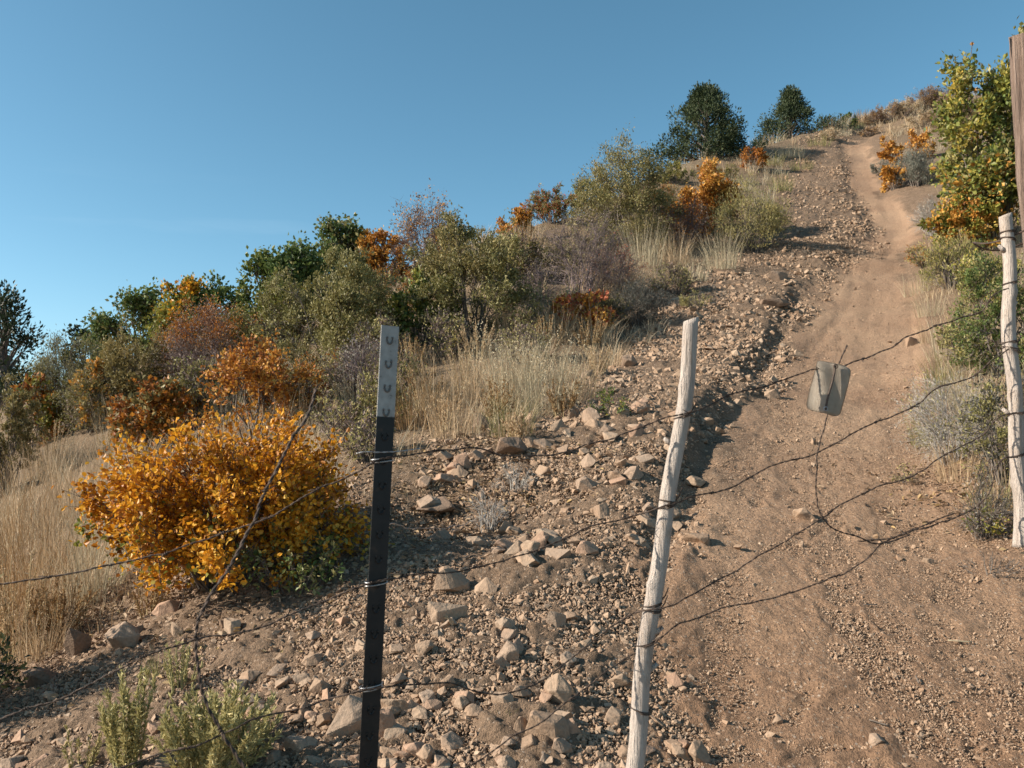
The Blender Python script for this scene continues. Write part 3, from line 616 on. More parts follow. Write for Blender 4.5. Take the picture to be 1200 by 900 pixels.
for px,by,top,wp,k in [(1030,146,122,50,0),(1050,132,114,54,1),(1075,124,104,50,0),(1095,112,90,44,1),(1020,160,140,34,1),(1085,150,120,60,0),(1120,150,95,60,1),(975,165,142,36,0)]:
    B(px,by,top,wp,['dry tan brush along the crest by the trail top','dry brown brush along the crest by the trail top'][k],group=['dry tan crest brush','dry brown crest brush'][k],Y=None if hit(px,by) else 29.5,leaf=[[(straw,.7,0),(strawp,.3,0)],[(purp,.35,0),(strawr,.65,0)]][k],L=.06,wr=.3,dens=2600,nst=24,tw=7,sig=.2,axisup=.8,rt=.008)
B(-45,850,700,110,'small dark shrub in the shadow at the lower left edge',leaf=[(olive,.5,0),(dgreen,.5,0)],L=.034,wr=.42,dens=4500,nst=22,tw=8,sig=.18,axisup=.5,rt=.006)
B(-330,765,540,220,'unseen olive shrub added beyond the left edge to shade the grass',leaf=olive,**MAH)  # out of view, added for the shadow it throws into the left field
B(-190,900,520,260,'unseen leafy shrub added beyond the lower left edge to cast shadow',leaf=[(olive,.5,0),(oliveb,.5,0)],L=.034,wr=.42,dens=4500,nst=26,tw=8,sig=.18,axisup=.5,rt=.006)  # never in frame; put in to darken the lower left ground with shadow
# right side of the trail
B(1170,285,8,136,'tall green and yellow oak shrub behind the gate post at upper right',cat='shrub',name='oak_bush',leaf=[(ygreen,.45,0),(olive,.3,0),(green,.2,0),(orange,.05,-.3)],dens=1900,nst=30,tw=9,rt=.012,dome=1.15,**{**OAK,'sig':.15,'L':.085})
B(1157,120,14,26,'nearly bare upright oak branch with a pale yellow leaf cluster above the tall oak shrub',name='oak_bush',Y=15.2,leaf=orange,L=.06,wr=.65,dens=420,nst=5,tw=5,sig=.1,bare=.6,rt=.02,dome=1.3)
B(1135,295,212,86,'green and orange oak bush at the foot of the tall oak shrub',name='oak_bush',leaf=[(ygreen,.5,0),(orange,.5,0)],dens=3200,nst=16,tw=8,**OAK)
B(1062,190,146,72,'wide orange oak bush right of the trail near the crest',name='oak_bush',leaf=[(orange,.7,0),(rust,.3,0)],dens=2600,nst=16,tw=8,**OAK)
B(1047,222,180,34,'narrow orange bush between two grey sagebrushes by the upper trail',name='oak_bush',leaf=orange,dens=2600,nst=10,tw=7,**OAK)
B(1075,218,165,52,'round grey sagebrush right of the upper trail',name='sagebrush',leaf=sage,L=.05,wr=.25,dens=4200,nst=30,tw=8,sig=.2,axisup=1.)
B(1033,206,182,34,'small pale sagebrush at the edge of the upper trail',name='sagebrush',leaf=sage,L=.05,wr=.25,dens=4200,nst=24,tw=8,sig=.2,axisup=1.)
B(1092,276,226,46,'pale grey dead brush at the right edge of the trail',leaf=[(greyw,1.,0)],**{**TWG,'bark':BARKD,'dens':1600})
B(1055,140,118,80,'brown dry brush along the crest right of the trail top',leaf=[(purp,.5,0),(oliveb,.5,0)],**{**TWG,'dens':2600})
B(1105,128,92,60,'grey brown brush on the crest beside the tall oak shrub',leaf=[(purp,.6,0),(oliveb,.4,0)],**{**TWG,'dens':2600})
B(1118,338,272,96,'low yellow green brush below the green and orange oak bush',name='rabbitbrush',leaf=[(rabbit,.7,0),(ygreen,.3,0)],L=.045,wr=.22,dens=3600,nst=30,tw=8,sig=.22,axisup=1.2)
B(1085,312,278,50,'orange tinted low brush at the right edge of the trail',leaf=[(rust,.4,0),(rabbit,.6,0)],L=.04,wr=.3,dens=3000,nst=20,tw=7,sig=.2)
B(1126,420,362,46,'low mixed green and tan brush on the right bank beside the trail',leaf=[(olive,.5,0),(rabbit,.5,0)],**MAH)
B(1158,360,285,76,'golden green brush above the dark green mahogany shrub on the right bank',leaf=[(ygreen,.5,0),(rabbit,.5,0)],**MAH)
B(1178,440,285,116,'dark green mahogany shrub right behind the pale gate stick',leaf=[(green,.65,0),(olive,.35,0)],**{**MAH,'L':.03,'dens':11000})
B(1176,565,410,105,'grey green shrub behind the middle of the gate stick',leaf=[(olive,.6,0),(dsage,.4,0)],**{**MAH,'L':.022,'dens':9000,'rt':.006})
B(1115,540,425,110,'pale grey dead brush beside the trail left of the gate stick',leaf=[(greyw,.6,0),(rabbit,.4,0)],L=.022,wr=.25,dens=5200,nst=50,tw=10,sig=.25,axisup=.6,bark=BARKD,rt=.004)
B(1148,628,540,80,'dark twiggy brush with russet stalks near the foot of the gate stick',leaf=[(strawr,.5,0),(greyw,.5,0)],L=.02,wr=.25,dens=1800,nst=36,tw=8,sig=.25,axisup=.6,bark=BARK,rt=.004)
B(1160,672,650,96,'dark dead twigs lying on the dirt below the gate stick',leaf=None,nst=16,tw=6,bark=BARK,rt=.004)
B(1165,628,592,70,'small leafy yellow green weed at the foot of the gate stick',cat='weed',name='weed',leaf=ygreen,L=.025,wr=.5,dens=2600,nst=14,tw=6,sig=.25,rt=.003)
B(1062,566,538,44,'small yellow green weed on the bare trail bank',cat='weed',name='weed',leaf=rabbit,L=.02,wr=.3,dens=2800,nst=16,tw=6,sig=.25,rt=.002)
for i,px in enumerate(range(975,1110,11)):
    by=[150,146,140,136,131,128,124,121,119,117,115,113,111][i%13]
    seed+=1; p=base(px,by+4); tuft('grass_tuft','pale dry grass tuft on the crest at the trail top','grass tuft',p,.55,.5,[straw,strawp,strawr][i%3],n=150,wid=.014,group='crest grass tufts',seed=seed)
# foreground and rubble plants
S2=bark_mat('green_stem',(.20,.19,.08),(.34,.31,.15)); S3=bark_mat('straw_stem',(.30,.22,.11),(.48,.38,.22))
rabbitp=leaf_mat('pale_rabbitbrush',[(.22,.19,.075),(.38,.33,.14),(.52,.45,.21),(.60,.50,.24)],.25,.6,3.)
def WD(px,by,top,wp,label,cat='weed',name='weed',**k):
    global seed; seed+=1
    p=base(px,by); w,h=size(p,top,wp); return weeds(name,label,cat,p,w,max(h,.05),seed=seed,**k)
WD(250,905,800,150,'pale yellow green rabbitbrush at the bottom left crossed by a wire','shrub','rabbitbrush',stem=S2,leafm=rabbitp,n=64,per=110,L=.024)
WD(150,905,780,80,'upright yellow green stalks left of the bottom rabbitbrush','weed','weed',stem=S2,leafm=rabbitp,n=20,per=110,L=.024,rt=.004)
WD(95,905,835,46,'thin pale stalks at the bottom left corner left of the upright stalks','weed','weed',stem=S3,leafm=rabbit,n=9,per=50,L=.016)
WD(212,808,742,50,'small yellow stalk clump standing above the bottom rabbitbrush by the loose wire','weed','weed',stem=S2,leafm=rabbitp,n=14,per=50,L=.018)
WD(300,860,818,50,'yellow tipped sprig at the right shoulder of the bottom rabbitbrush','weed','weed',stem=S2,leafm=rabbitp,n=14,per=40,L=.016)
WD(70,752,672,80,'russet dry weed clump above the dark upright boulder','weed','weed',stem=S3,leafm=strawr,n=34,per=60,L=.024)
WD(175,722,678,50,'small russet weed under the left end of the golden bush','weed','weed',stem=S3,leafm=strawr,n=20,per=40,L=.02)
WD(22,770,640,70,'tall dry stalks at the far left edge above the dark rock','weed','weed',stem=S3,leafm=straw,n=30,per=30,L=.026)
B(572,622,560,52,'small grey dead twig bush in the shaded hollow',leaf=None,nst=26,tw=7,bark=BARKD,rt=.003)
B(605,575,535,62,'small grey dry weed beside the dark squared rock',leaf=[(greyw,1.,0)],L=.02,wr=.3,dens=1500,nst=20,tw=7,bark=BARKD,rt=.003)
B(715,490,458,60,'small dark green shrub on the rubble above left of the white post',leaf=[(green,.6,0),(ygreen,.4,0)],L=.028,wr=.5,dens=3200,nst=14,tw=7,sig=.22,rt=.004)
B(815,362,338,50,'low yellow green tuft bush on the rubble right of the grey sagebrush',name='rabbitbrush',leaf=rabbit,L=.035,wr=.25,dens=3400,nst=22,tw=7,sig=.22,axisup=1.,rt=.004)
B(780,335,312,40,'low green tuft bush above the grey sagebrush',name='rabbitbrush',leaf=[(rabbit,.6,0),(olive,.4,0)],L=.035,wr=.25,dens=3400,nst=20,tw=7,sig=.22,axisup=1.,rt=.004)
for i,(px,by,top,wp) in enumerate([(500,480,420,60),(545,455,395,60),(585,495,440,50),(625,450,395,50),(660,490,440,46),(520,505,455,50),(640,420,370,50),(560,420,370,60),(485,440,390,50),(700,440,400,46),(690,410,370,50),(610,520,478,44),(130,530,470,60),(60,545,485,60),(20,530,470,60),(180,560,505,50)]):
    WD(px,by,top,wp,['russet dry weed standing in the tan grass','straw coloured dry weed standing in the tan grass'][i%2],'weed','weed',stem=S3,leafm=[strawr,straw][i%2],n=22,per=46,L=.028,wr=.3,group=['russet weeds in the grass','straw weeds in the grass'][i%2])
# bunch grasses one can pick out
def TF(px,by,top,rp,mat,label,n=130,wid=.004,group='bunch grasses on the slope',**k):
    global seed; seed+=1
    p=base(px,by); return tuft('grass_tuft',label,'grass tuft',p,rp/F*p[1],(HY-top)/F*p[1]-p[2],mat,n=n,wid=wid,group=group,seed=seed,**k)
TF(755,312,246,46,strawp,'tall pale grass tuft leaning below the tall spiky olive shrub',n=220,wid=.006)
TF(847,316,256,40,strawp,'tall pale grass tuft below the yellow olive rabbitbrush',n=220,wid=.006)
TF(602,480,372,60,strawp,'tallest pale grass tuft with seed heads in the middle tan grass',n=260,heads=strawp)
TF(640,488,385,60,strawp,'pale grass tuft leaning right beside the tallest tuft',n=240,heads=strawp)
TF(565,470,400,70,straw,'tan grass tuft left of the tallest pale tuft',n=220)
TF(520,475,400,80,straw,'dense tan grass tuft in the left of the middle grass',n=260)
TF(498,500,430,70,strawr,'reddish tan grass tuft just right of the black post',n=220)
TF(675,470,395,50,straw,'tan grass tuft at the right end of the middle grass',n=180)
TF(535,510,440,60,straw,'tan grass tuft low in front of the middle grass',n=180)
TF(455,470,400,40,straw,'tan grass tuft behind the white top of the black post',n=160)
TF(600,510,450,50,strawg,'greenish grass tuft at the foot of the tallest pale tuft',n=140)
for i,(px,by,top,rp) in enumerate([(20,640,520,90),(60,620,505,90),(105,600,500,80),(40,690,580,80),(90,660,560,80),(140,570,495,60),(10,720,620,70),(65,560,500,70)]):
    TF(px,by,top,rp,straw if i%3 else strawr,'tan dry grass tuft in the field at the left edge',n=240,group='tan tufts in the left field',wid=.0045)
for i,(px,by,top) in enumerate([(905,195,170),(930,185,160),(960,172,148),(985,160,140),(915,225,195),(895,240,205),(940,200,178),(900,270,235),(1000,150,134),(870,225,200)]):
    TF(px,by,top,26,strawp if i%2 else strawg,'pale grass tuft along the ridge between the rubble and the junipers',n=140,wid=.010,group='pale tufts along the ridge')
for i,(px,by,top,rp) in enumerate([(30,735,600,80),(70,715,610,70),(110,700,600,60),(5,760,640,70),(48,770,690,50),(130,660,560,60),(15,690,560,80)]):
    TF(px,by,top,rp,[strawr,straw,strawp][i%3],'coarse tall dry grass tuft left of the golden bush',n=200,group='coarse tufts beside the golden bush',wid=.004)
for i,(px,by,top,rp) in enumerate([(1140,480,410,50),(1125,560,500,50),(1090,520,470,40),(1110,420,370,40),(1130,380,330,50),(1165,600,540,50),(1075,345,310,36),(1098,400,355,36),(1108,450,400,40),(1090,370,330,34),(1085,300,272,34),(1100,255,225,36)]):
    TF(px,by,top,rp,[strawp,straw,strawg][i%3],'dry grass tuft on the bank right of the trail',n=150,group='tufts on the right bank',wid=.0035)
for i,(px,by,top,rp) in enumerate([(480,400,345,40),(600,395,330,40),(640,385,320,40),(655,400,345,40),(360,445,390,40),(290,450,405,40),(440,420,360,40),(700,350,290,40),(660,320,270,36),(790,310,262,36),(560,300,262,36),(620,285,250,36),(770,280,235,34),(860,260,215,30),(130,500,450,40),(210,500,450,40),(270,490,440,40),(360,500,440,50),(420,480,420,46),(730,330,285,36),(815,330,295,30),(690,400,360,36)]):
    TF(px,by,top,rp,[strawp,straw][i%2],'pale dry grass tuft threaded between the hillside shrubs',n=170,group='grass tufts between the shrubs',wid=.0065)
TF(592,838,808,26,strawg,'small green grass tuft on a stone near the bottom between the posts',n=110,wid=.003,group=None)
TF(1095,330,296,40,strawg,'short green gold grass tuft right of the trail under the low brush',n=120)
TF(1100,480,440,40,strawp,'short pale grass tuft in front of the pale dead brush by the gate stick',n=120,wid=.003)
TF(185,790,750,24,strawg,'short green gold grass tuft under the loose wire at lower left',n=80,wid=.003)
# ---------------------------------------------------------------- fence
def fY(px): return 1.90+max(px-440,0)*.00060-max(440-px,0)*.00025
def fp(px,py,dy=0): return np.array(at(px,py,fY(px)+dy))
wood=NT('weathered_stick'); tc=wood.n('TexCoord'); mp=wood.n('Mapping'); mp.inputs['Scale'].default_value=(30,30,2.2); wood.l(tc.outputs['Object'],mp.inputs['Vector'])
g1=wood.noise(mp.outputs[0],1.6,6,.7); g2=wood.noise(tc.outputs['Object'],9,4,.6); g3=wood.noise(mp.outputs[0],5,4,.7)
c=wood.ramp(g1,[(.28,(.23,.175,.135)),(.45,(.42,.35,.295)),(.7,(.54,.465,.40))]); c=wood.mix(wood.ramp(g2,[(.54,gray(0)),(.68,gray(.8))]),c,(.34,.25,.18)); c=wood.mix(wood.ramp(g3,[(.65,gray(0)),(.71,gray(.7))]),c,(.14,.10,.08))
wood.l(c,wood.b.inputs['Base Color']); wood.b.inputs['Roughness'].default_value=.8; wood.bump(wood.math('ADD',g1,g3),.010,1.); wood=wood.m
def stick(name,label,top,bot,r0,r1,seed,knots=9,group=None):
    """a peeled crooked branch, not perfectly round, with knots and trimmed stubs"""
    r=np.random.default_rng(seed); K=90; n=18; t=np.linspace(0,1,K); top,bot=np.array(top),np.array(bot); t_=thing(name,label,'fence stick',tuple(bot),group)
    C=(top-bot)*t[:,None]; C[:,0]+=.010*np.sin(t*5+seed)*np.sin(t*np.pi)+.004*np.sin(t*17); C[:,1]+=.006*np.sin(t*6+2)
    th=np.arange(n)/n*2*np.pi; rad=(r1+(r0-r1)*t)[:,None]*(1+.05*np.sin(3*th+seed)[None]+.035*fbm(np.repeat(t[:,None]*9,n,1),np.cos(th)[None]*1.3+5+seed+0*t[:,None],3))
    for k in range(knots):
        tk,ak=r.uniform(.05,.95),r.uniform(0,6.28); da=(th-ak+np.pi)%(2*np.pi)-np.pi
        rad+= r.uniform(.003,.008)*np.exp(-((t-tk)/.012)[:,None]**2-(da/.5)[None]**2)
    V=np.stack([C[:,0:1]+rad*np.cos(th),C[:,1:2]+rad*np.sin(th),np.repeat(C[:,2:3],n,1)],-1)
    V[-1,:,2]+=.006*np.cos(th); idx=np.arange(K*n).reshape(K,n); nx=np.roll(idx,-1,1)
    Q=np.stack([idx[:-1],nx[:-1],nx[1:],idx[1:]],-1).reshape(-1,4)
    o=mk('shaft',V.reshape(-1,3),[Q,idx[0:1,::-1],idx[-1:]],wood,t_,smooth=True)
    for k in range(3):
        tk=r.uniform(.2,.9); i=int(tk*(K-1)); a=r.choice([.3,2.9,-.4,3.4])+r.normal()*.2; d=np.array([np.cos(a),np.sin(a)*.6,.75]); p=C[i]+np.array([np.cos(a),np.sin(a),0])*rad[i].mean()*.8
        P=np.stack([p,p+d*.010,p+d*r.uniform(.014,.024)])[None]; mk('branch_stub',*tubes(P,np.array([.008,.006,.0045])[None],7),wood,t_,smooth=True)
    return t_,C,rad
galv=NT('galvanised_wire'); galv.b.inputs['Base Color'].default_value=(.42,.41,.40,1); galv.b.inputs['Metallic'].default_value=.85; galv.b.inputs['Roughness'].default_value=.45; galv=galv.m
rwire=NT('rusty_wire'); tc=rwire.n('TexCoord'); f_=rwire.noise(tc.outputs['Object'],60,4); rwire.l(rwire.ramp(f_,[(.3,(.045,.032,.026)),(.7,(.12,.085,.065))]),rwire.b.inputs['Base Color']); rwire.b.inputs['Metallic'].default_value=.35; rwire.b.inputs['Roughness'].default_value=.65; rwire=rwire.m
def tie(root,C,rad,h,slope=.15,mat=None,turns=2.2,wr=.0016,tail=.03):
    """a wire wound round a stick"""
    i=int(np.clip(h*(len(C)-1),1,len(C)-2)); a=np.linspace(0,turns*2*np.pi,int(turns*20)); R_=rad[i].max()+.0012
    P=np.stack([C[i,0]+R_*np.cos(a-1.6),C[i,1]+R_*np.sin(a-1.6),C[i,2]+slope*R_*np.cos(a-1.6)+.004*a/6.28],-1); e=P[-1]+np.array([[.3,-.4,.5],[.5,-.7,1.2]])*tail; P=np.vstack([P,e])
    mk('wire_tie',*tubes(P[None],wr,5),mat or rwire,root,smooth=True)
# steel T post
tb=fp(457,382); bb=fp(428,960); gz=float(height(bb[0],bb[1])); ax=nrm(tb-bb); Lp=np.linalg.norm(tb-bb); bb=bb-ax*max(0,(bb[2]-gz+.12)); Lp=np.linalg.norm(tb-bb)
steel=NT('black_steel'); tc=steel.n('TexCoord'); f_=steel.noise(tc.outputs['Object'],40,4); steel.l(steel.ramp(f_,[(.35,(.009,.009,.009)),(.64,(.016,.014,.013)),(.76,(.05,.03,.02))]),steel.b.inputs['Base Color']); steel.b.inputs['Roughness'].default_value=.5; steel.b.inputs['Specular IOR Level'].default_value=.35; steel=steel.m
wp_=NT('chipped_white_paint'); tc=wp_.n('TexCoord'); f_=wp_.noise(tc.outputs['Object'],55,5,.7); wp_.l(wp_.ramp(f_,[(.29,(.07,.06,.055)),(.35,(.28,.265,.245)),(.8,(.42,.40,.37))]),wp_.b.inputs['Base Color']); wp_.b.inputs['Roughness'].default_value=.6; wp_=wp_.m
worn=NT('worn_paint'); worn.b.inputs['Base Color'].default_value=(.13,.12,.11,1); worn.b.inputs['Roughness'].default_value=.7; worn=worn.m
tp=thing('metal_post','black steel T post with a chipped white painted top, left of the leaning white stick','fence post',tuple(bb))
tp.rotation_euler=Vector(ax).to_track_quat('Z','Y').to_euler()
tp.rotation_euler=(Quaternion(Vector(ax),R(25)) @ Vector((0,0,1)).rotation_difference(Vector(ax))).to_euler()
def tsec(z0,z1,name,mat):
    w,d,t=.0205,.036,.0028; s=[(-w,-t),(w,-t),(w,0),(t*.6,t*.6),(t*.6,d),(-t*.6,d),(-t*.6,t*.6),(-w,0)]; n=len(s); zs=np.linspace(z0,z1,24)
    V=np.array([[(x,y,z) for x,y in s] for z in zs]); idx=np.arange(len(zs)*n).reshape(len(zs),n); nx=np.roll(idx,-1,1)
    Q=np.stack([idx[:-1],nx[:-1],nx[1:],idx[1:]],-1).reshape(-1,4); return mk(name,V.reshape(-1,3),[Q,idx[0:1,::-1],idx[-1:]],mat,tp)
zp=Lp-.205; tsec(0,zp,'post_shaft',steel); tsec(zp,Lp,'painted_top',wp_)
k=0; z=Lp-.03
while z>.25:
    a=np.linspace(np.pi*.85,2.15*np.pi,12); P=np.stack([.0065*np.cos(a),0*a-.0034,z+.011*np.sin(a)],-1)
    mk('stud',*tubes(P[None],np.full(12,.0025),6),worn if z>zp else steel,tp); z-=.054
for py,px in ((541,437),(685,438),(808,431)):
    zl=(fp(px,py)[2]-bb[2])/ax[2]; a=np.linspace(-.25*np.pi,1.25*np.pi,22)
    for q in (0,.007):
        P=np.stack([-.0255*np.cos(a+np.pi),.006-.016*np.sin(a),zl+q+.004*np.cos(a)],-1); P=np.vstack([P,P[-1]+[.012,-.01,.002]]); mk('wire_clip',*tubes(P[None],.0014,5),galv,tp,smooth=True)
# leaning middle stick, gate stick, square gate post
mt,mC,mR=stick('fence_stick','leaning peeled white stick between the black post and the hanging metal plate',fp(812,374),fp(737,940),.0185,.0215,3)
for h,sl in ((.795,.3),(.615,-.2),(.60,.25),(.40,.2),(.388,-.1),(.315,.25),(.18,-.3)): tie(mt,mC,mR,h,sl,turns=1.3)
gt,gC,gR=stick('gate_stick','straight peeled gate stick wired up near the right edge of the photo',fp(1181,251),fp(1197,641),.0168,.0200,8,14)
for h,sl in ((.955,.1),(.93,-.2),(.79,.2),(.61,.15),(.59,-.3),(.40,.1),(.27,.3)): tie(gt,gC,gR,h,sl,turns=1.4)
pw=NT('brown_post_wood'); tc=pw.n('TexCoord'); mp=pw.n('Mapping'); mp.inputs['Scale'].default_value=(22,22,1.1); pw.l(tc.outputs['Object'],mp.inputs['Vector'])
g1=pw.noise(mp.outputs[0],2.2,7,.7); pw.l(pw.ramp(g1,[(.28,(.05,.035,.028)),(.45,(.20,.135,.10)),(.72,(.33,.245,.195))]),pw.b.inputs['Base Color']); pw.b.inputs['Roughness'].default_value=.85; pw.bump(g1,.02,1.); pw=pw.m
Yg=2.48; p0=np.array(at(1182,45,Yg)); p1=np.array(at(1203,330,Yg)); d_=(p1-p0)/(p0[2]-p1[2]); zg=float(height(p0[0]+.2,Yg))-.15; p2=p0+d_*(p0[2]-zg)
K=70; t=np.linspace(0,1,K); wx,wy=.165,.15; sec=[(0,0),(.02,-.012),(.5,-.02),(.98,-.012),(1,0),(1.01,.5),(.98,1),(.5,1.01),(.02,1),(-.01,.5)]; n=len(sec)
C=p2+(p0-p2)*t[:,None]; V=np.array([[(c[0]+wx*u+.006*float(vnoise(np.array(q*31.),np.array(j*3.1+.5))),c[1]+wy*v+.005*float(vnoise(np.array(q*27.+9),np.array(j*2.7))),c[2]) for j,(u,v) in enumerate(sec)] for q,c in zip(t,C)])
V[...,0:2]=(lambda D:np.stack([D[...,0]*.87+D[...,1]*.5,-D[...,0]*.5+D[...,1]*.87],-1))(V[...,0:2]-C[:,None,0:2])+C[:,None,0:2]
V[-1,:,2]+=np.array([.0,.004,.012,.006,0,-.01,-.004,.01,.012,.004]); gp=thing('gate_post','thick brown square gate post at the upper right edge behind the gate stick','gate post',tuple(p2)); V=V-p2
idx=np.arange(K*n).reshape(K,n); nx=np.roll(idx,-1,1); Q=np.stack([idx[:-1],nx[:-1],nx[1:],idx[1:]],-1).reshape(-1,4)
mk('post_timber',V.reshape(-1,3),[Q,idx[0:1,::-1],idx[-1:]],pw,gp)
# the loop that holds the gate stick to the gate post
a_=np.linspace(0,2*np.pi,40); g0=fp(1182,268); lp=np.stack([g0[0]+.10+.135*np.cos(a_),g0[1]+.09+.12*np.sin(a_),g0[2]+.02*np.cos(a_)+.012*np.sin(3*a_)],-1)
tag(mk('wire_loop',*tubes(lp[None],.0026,6),rwire,smooth=True),'dark wire loop tying the top of the gate stick to the square gate post','wire loop')
# barbed wire
def strand(name,label,pts,barb=.125,sr=.00118,seed=0,mat=None,world=None,kink=.0022,group=None,cat='wire'):
    r=np.random.default_rng(seed); P=np.array(pts) if world else np.array([fp(p[0],p[1],p[2] if len(p)>2 else 0) for p in pts]); o0=P[0].copy(); P=resample(catmull(P,14),.0042)-o0
    s=np.arange(len(P))*.0042; P=P+np.stack([fbm(s*14+i*7,0*s+seed,3) for i in range(3)],-1)*kink*1.6
    T=nrm(np.gradient(P,axis=0)); A=nrm(np.cross(T,[0,.6,.8])); Bn=np.cross(T,A); ph=s/.034*2*np.pi
    parts=[tubes((P+sg*sr*.95*(A*np.cos(ph)[:,None]+Bn*np.sin(ph)[:,None]))[None],sr,5) for sg in (1,-1)]
    V,Fa=join(parts); o=mk(name,V,Fa,mat or rwire,loc=tuple(o0),smooth=True); tag(o,label,cat,group)
    if barb:
        q=r.uniform(.02,barb)
        while q<s[-1]-.02:
            i=int(q/.0042); c,t_,a,b=P[i],T[i],A[i],Bn[i]; aa=np.linspace(0,4.2*np.pi,30); R2=sr*2.4
            W1=c+t_*((aa/aa[-1]-.5)*.009)[:,None]+R2*(a*np.cos(aa)[:,None]+b*np.sin(aa)[:,None]); e1=W1[0]+nrm(W1[0]-c+t_*-.002+r.normal(size=3)*.003)*.016; e2=W1[-1]+nrm(W1[-1]-c+t_*.002+r.normal(size=3)*.003)*.013
            mk('barb',*tubes(np.vstack([e1,W1,e2])[None],.00105,4),mat or rwire,o,smooth=True); q+=barb*r.uniform(.85,1.2)
    return o
f_=-.034
strand('barbed_wire','top barbed wire running past the golden bush and both sticks under the hanging plate',[(-60,700),(0,685),(100,668),(200,645),(300,613),(370,575),(437,544,-.012),(480,535),(520,528),(560,527),(600,535),(640,534),(690,522),(740,503),(785,489,f_),(803,485,f_),(822,479,-.03),(860,462),(900,450),(957,434),(987,430),(1043,409),(1070,391),(1142,368),(1165,345,f_),(1183,336,f_)],seed=1)
strand('barbed_wire','barbed wire tied at mid height of the black post and high on the white stick',[(-60,870),(20,835),(94,809),(151,779),(227,749),(300,736),(360,714),(434,685,-.012),(491,674),(537,669),(580,660),(635,641),(703,615),(749,603),(775,594,f_),(790,590,f_),(815,580,-.03),(858,569),(900,549),(957,530),(1013,502),(1070,476),(1104,453),(1142,440),(1166,420,f_),(1186,408,f_)],seed=2)
strand('barbed_wire','barbed wire tied near the bottom of the black post and mid white stick',[(60,925),(143,897),(227,873),(300,843),(360,828),(429,809,-.012),(491,802),(525,802),(560,811),(598,810),(650,787),(700,747),(740,722),(765,714,f_),(775,712,f_),(812,697,-.03),(858,671),(907,642),(940,620),(976,598),(1025,572),(1066,560),(1104,534),(1150,512),(1172,488,f_),(1189,482,f_)],seed=3)
strand('barbed_wire','lowest barbed wire crossing the flat slab, running to the foot of the gate stick',[(500,925),(560,893),(602,863),(635,844),(665,822),(711,787),(745,765),(757,759,f_),(768,755,f_),(792,735,-.03),(817,724),(858,711),(923,697),(973,678),(1013,657),(1037,635),(1073,622),(1123,605),(1150,588),(1174,540,f_),(1191,534,f_)],seed=4)
strand('barbed_wire','heavy loose barbed wire hanging diagonally in front of the golden bush',[at(*p) for p in [(372,455,1.55),(362,485,1.53),(342,520,1.50),(320,560,1.47),(296,612,1.44),(270,665,1.41),(247,702,1.39),(232,738,1.38),(230,782,1.37),(240,822,1.36),(262,860,1.35),(290,902,1.34),(320,945,1.33)]],seed=5,world=True,kink=.003,sr=.0016)
strand('hanging_wire','twisted wire hanging down from the metal plate and curving right along the trail',[(993,403,.004),(986,420,.006),(978,450,.008),(967,490,.008),(957,535),(956,570),(964,606),(978,620),(1005,631),(1040,635),(1066,626)],barb=0,sr=.0013,seed=6)
strand('barbed_wire','short wire end twisted onto the wire under the right side of the hanging plate wire',[(1005,632,.01),(1040,633,.008),(1062,624,.01),(1090,613,.004),(1118,603,.01)],barb=.06,sr=.0012,seed=7)
strand('loose_wire','thin bright wire lying in the shaded hollow right of the black post',[at(*p) for p in [(445,612,2.0),(480,618,2.3),(520,618,2.6),(560,610,2.9),(575,600,3.1)]],barb=0,sr=.0007,seed=8,world=True,mat=galv)
strand('loose_wire','thin bright wire end wrapped across the black post under its white top',[(418,532,-.01),(430,530,-.014),(452,529,-.014),(475,528,-.006),(494,526,.0)],barb=0,sr=.0008,seed=9,mat=galv,kink=.001)
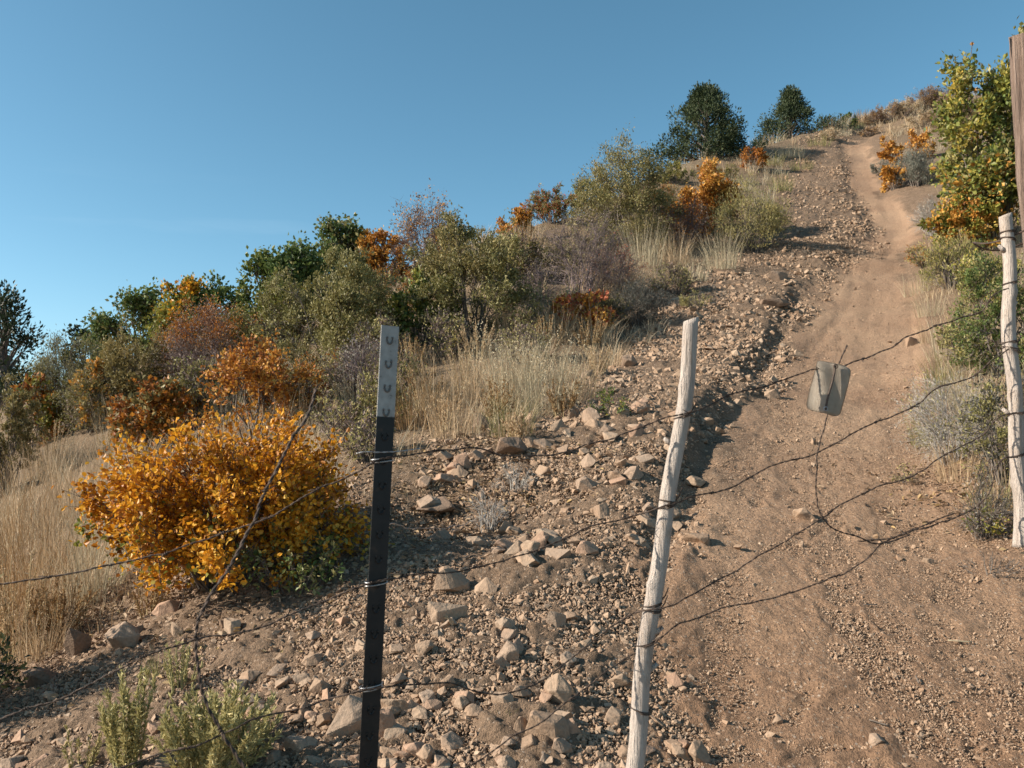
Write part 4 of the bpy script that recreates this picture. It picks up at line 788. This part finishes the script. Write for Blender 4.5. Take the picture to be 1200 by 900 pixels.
# ---------------------------------------------------------------- folded metal plate hung on the top wire
pm=NT('dull_aluminium'); tc=pm.n('TexCoord'); f_=pm.noise(tc.outputs['Object'],22,4,.6); pm.l(pm.ramp(f_,[(.3,(.38,.31,.24)),(.7,(.52,.44,.345))]),pm.b.inputs['Base Color']); pm.b.inputs['Metallic'].default_value=.1; pm.b.inputs['Roughness'].default_value=.42; pm.bump(pm.noise(tc.outputs['Object'],45,3),.004,.4); pm=pm.m
def plate():
    Yp=fY(970); W_,H_=.090,.136; nu,nv=25,33; c=np.array(at(971,455,Yp-.012)); bm=bmesh.new(); rr=.016
    u=np.linspace(-1,1,nu); v=np.linspace(-1,1,nv); G=[]
    tilt=R(-15.5); ex=np.array([np.cos(tilt),-.15,np.sin(tilt)]); ez=np.array([-np.sin(tilt),.05,np.cos(tilt)]); ey=np.cross(ez,ex)
    for a in u:
        row=[]
        for b in v:
            hx,hz=W_/2,H_/2; x,z=a*hx,b*hz
            ix=hx-rr; cz=hz-rr
            if abs(z)>cz: x=a*(ix+math.sqrt(max(rr*rr-(abs(z)-cz)**2,0)))
            y=-.009*(1-abs(a)**1.25)+.004*math.sin(a*4+b*2)+.012*max(0,b-.8)*5*(.3+max(0,-a))
            x*=.97-.05*b*0; row.append(bm.verts.new(tuple(ex*x+ez*z-ey*y*-1 if False else ex*x+ez*z+np.array([0,1,0])*y)))
        G.append(row)
    for i in range(nu-1):
        for j in range(nv-1): bm.faces.new((G[i][j],G[i+1][j],G[i+1][j+1],G[i][j+1]))
    bmesh.ops.solidify(bm,geom=bm.faces[:],thickness=.0016); me=bpy.data.meshes.new('metal_plate'); bm.to_mesh(me); bm.free(); me.materials.append(pm)
    for p in me.polygons: p.use_smooth=True
    o=bpy.data.objects.new('metal_plate',me); COL.objects.link(o); o.location=tuple(c); tag(o,'dull bent metal plate hanging on the top wire over the trail','metal plate')
    # rusty rod that runs down the fold and the two wire knots that hold it
    P=np.stack([ez*q+np.array([0,1,0])*-.0135+ex*.001*math.sin(q*60) for q in np.linspace(-.060,.060,14)]); mk('rod',*tubes(P[None],.0027,6),rwire,o,smooth=True)
    for q in (.058,-.056):
        a=np.linspace(0,4*np.pi,26); P=ez*q+np.array([0,1,0])*-.015+(ex*np.cos(a)[:,None]+ez*np.sin(a)[:,None])*.005+np.array([0,1,0])*(.0012*np.sin(a*.5))[:,None]; mk('wire_knot',*tubes(P[None],.0014,5),rwire if q>0 else galv,o,smooth=True)
plate()
# ---------------------------------------------------------------- litter on the trail
for px,py,l,a,lab_ in [(1125,755,26,-.2,'pale dry straw lying on the trail at lower right'),(1020,712,16,.1,'short dark twig lying on the trail under the lowest wire'),(1075,800,18,1.4,'dark twig standing on edge in the trail at lower right'),(1030,852,22,-.7,'dark twig lying on the trail near the bottom edge')]:
    x,y,z=hit(px,py); P=np.stack([[x+math.cos(a)*q,y+math.sin(a)*q*.8,0] for q in np.linspace(-l/2,l/2,6)/F*y]); P[:,2]=height(P[:,0],P[:,1])+.012; c=P.mean(0)
    tag(mk('twig',*tubes((P-c)[None],.0028,5),strawp if 'straw' in lab_ else BARK,loc=tuple(c),smooth=True),lab_,'twig')
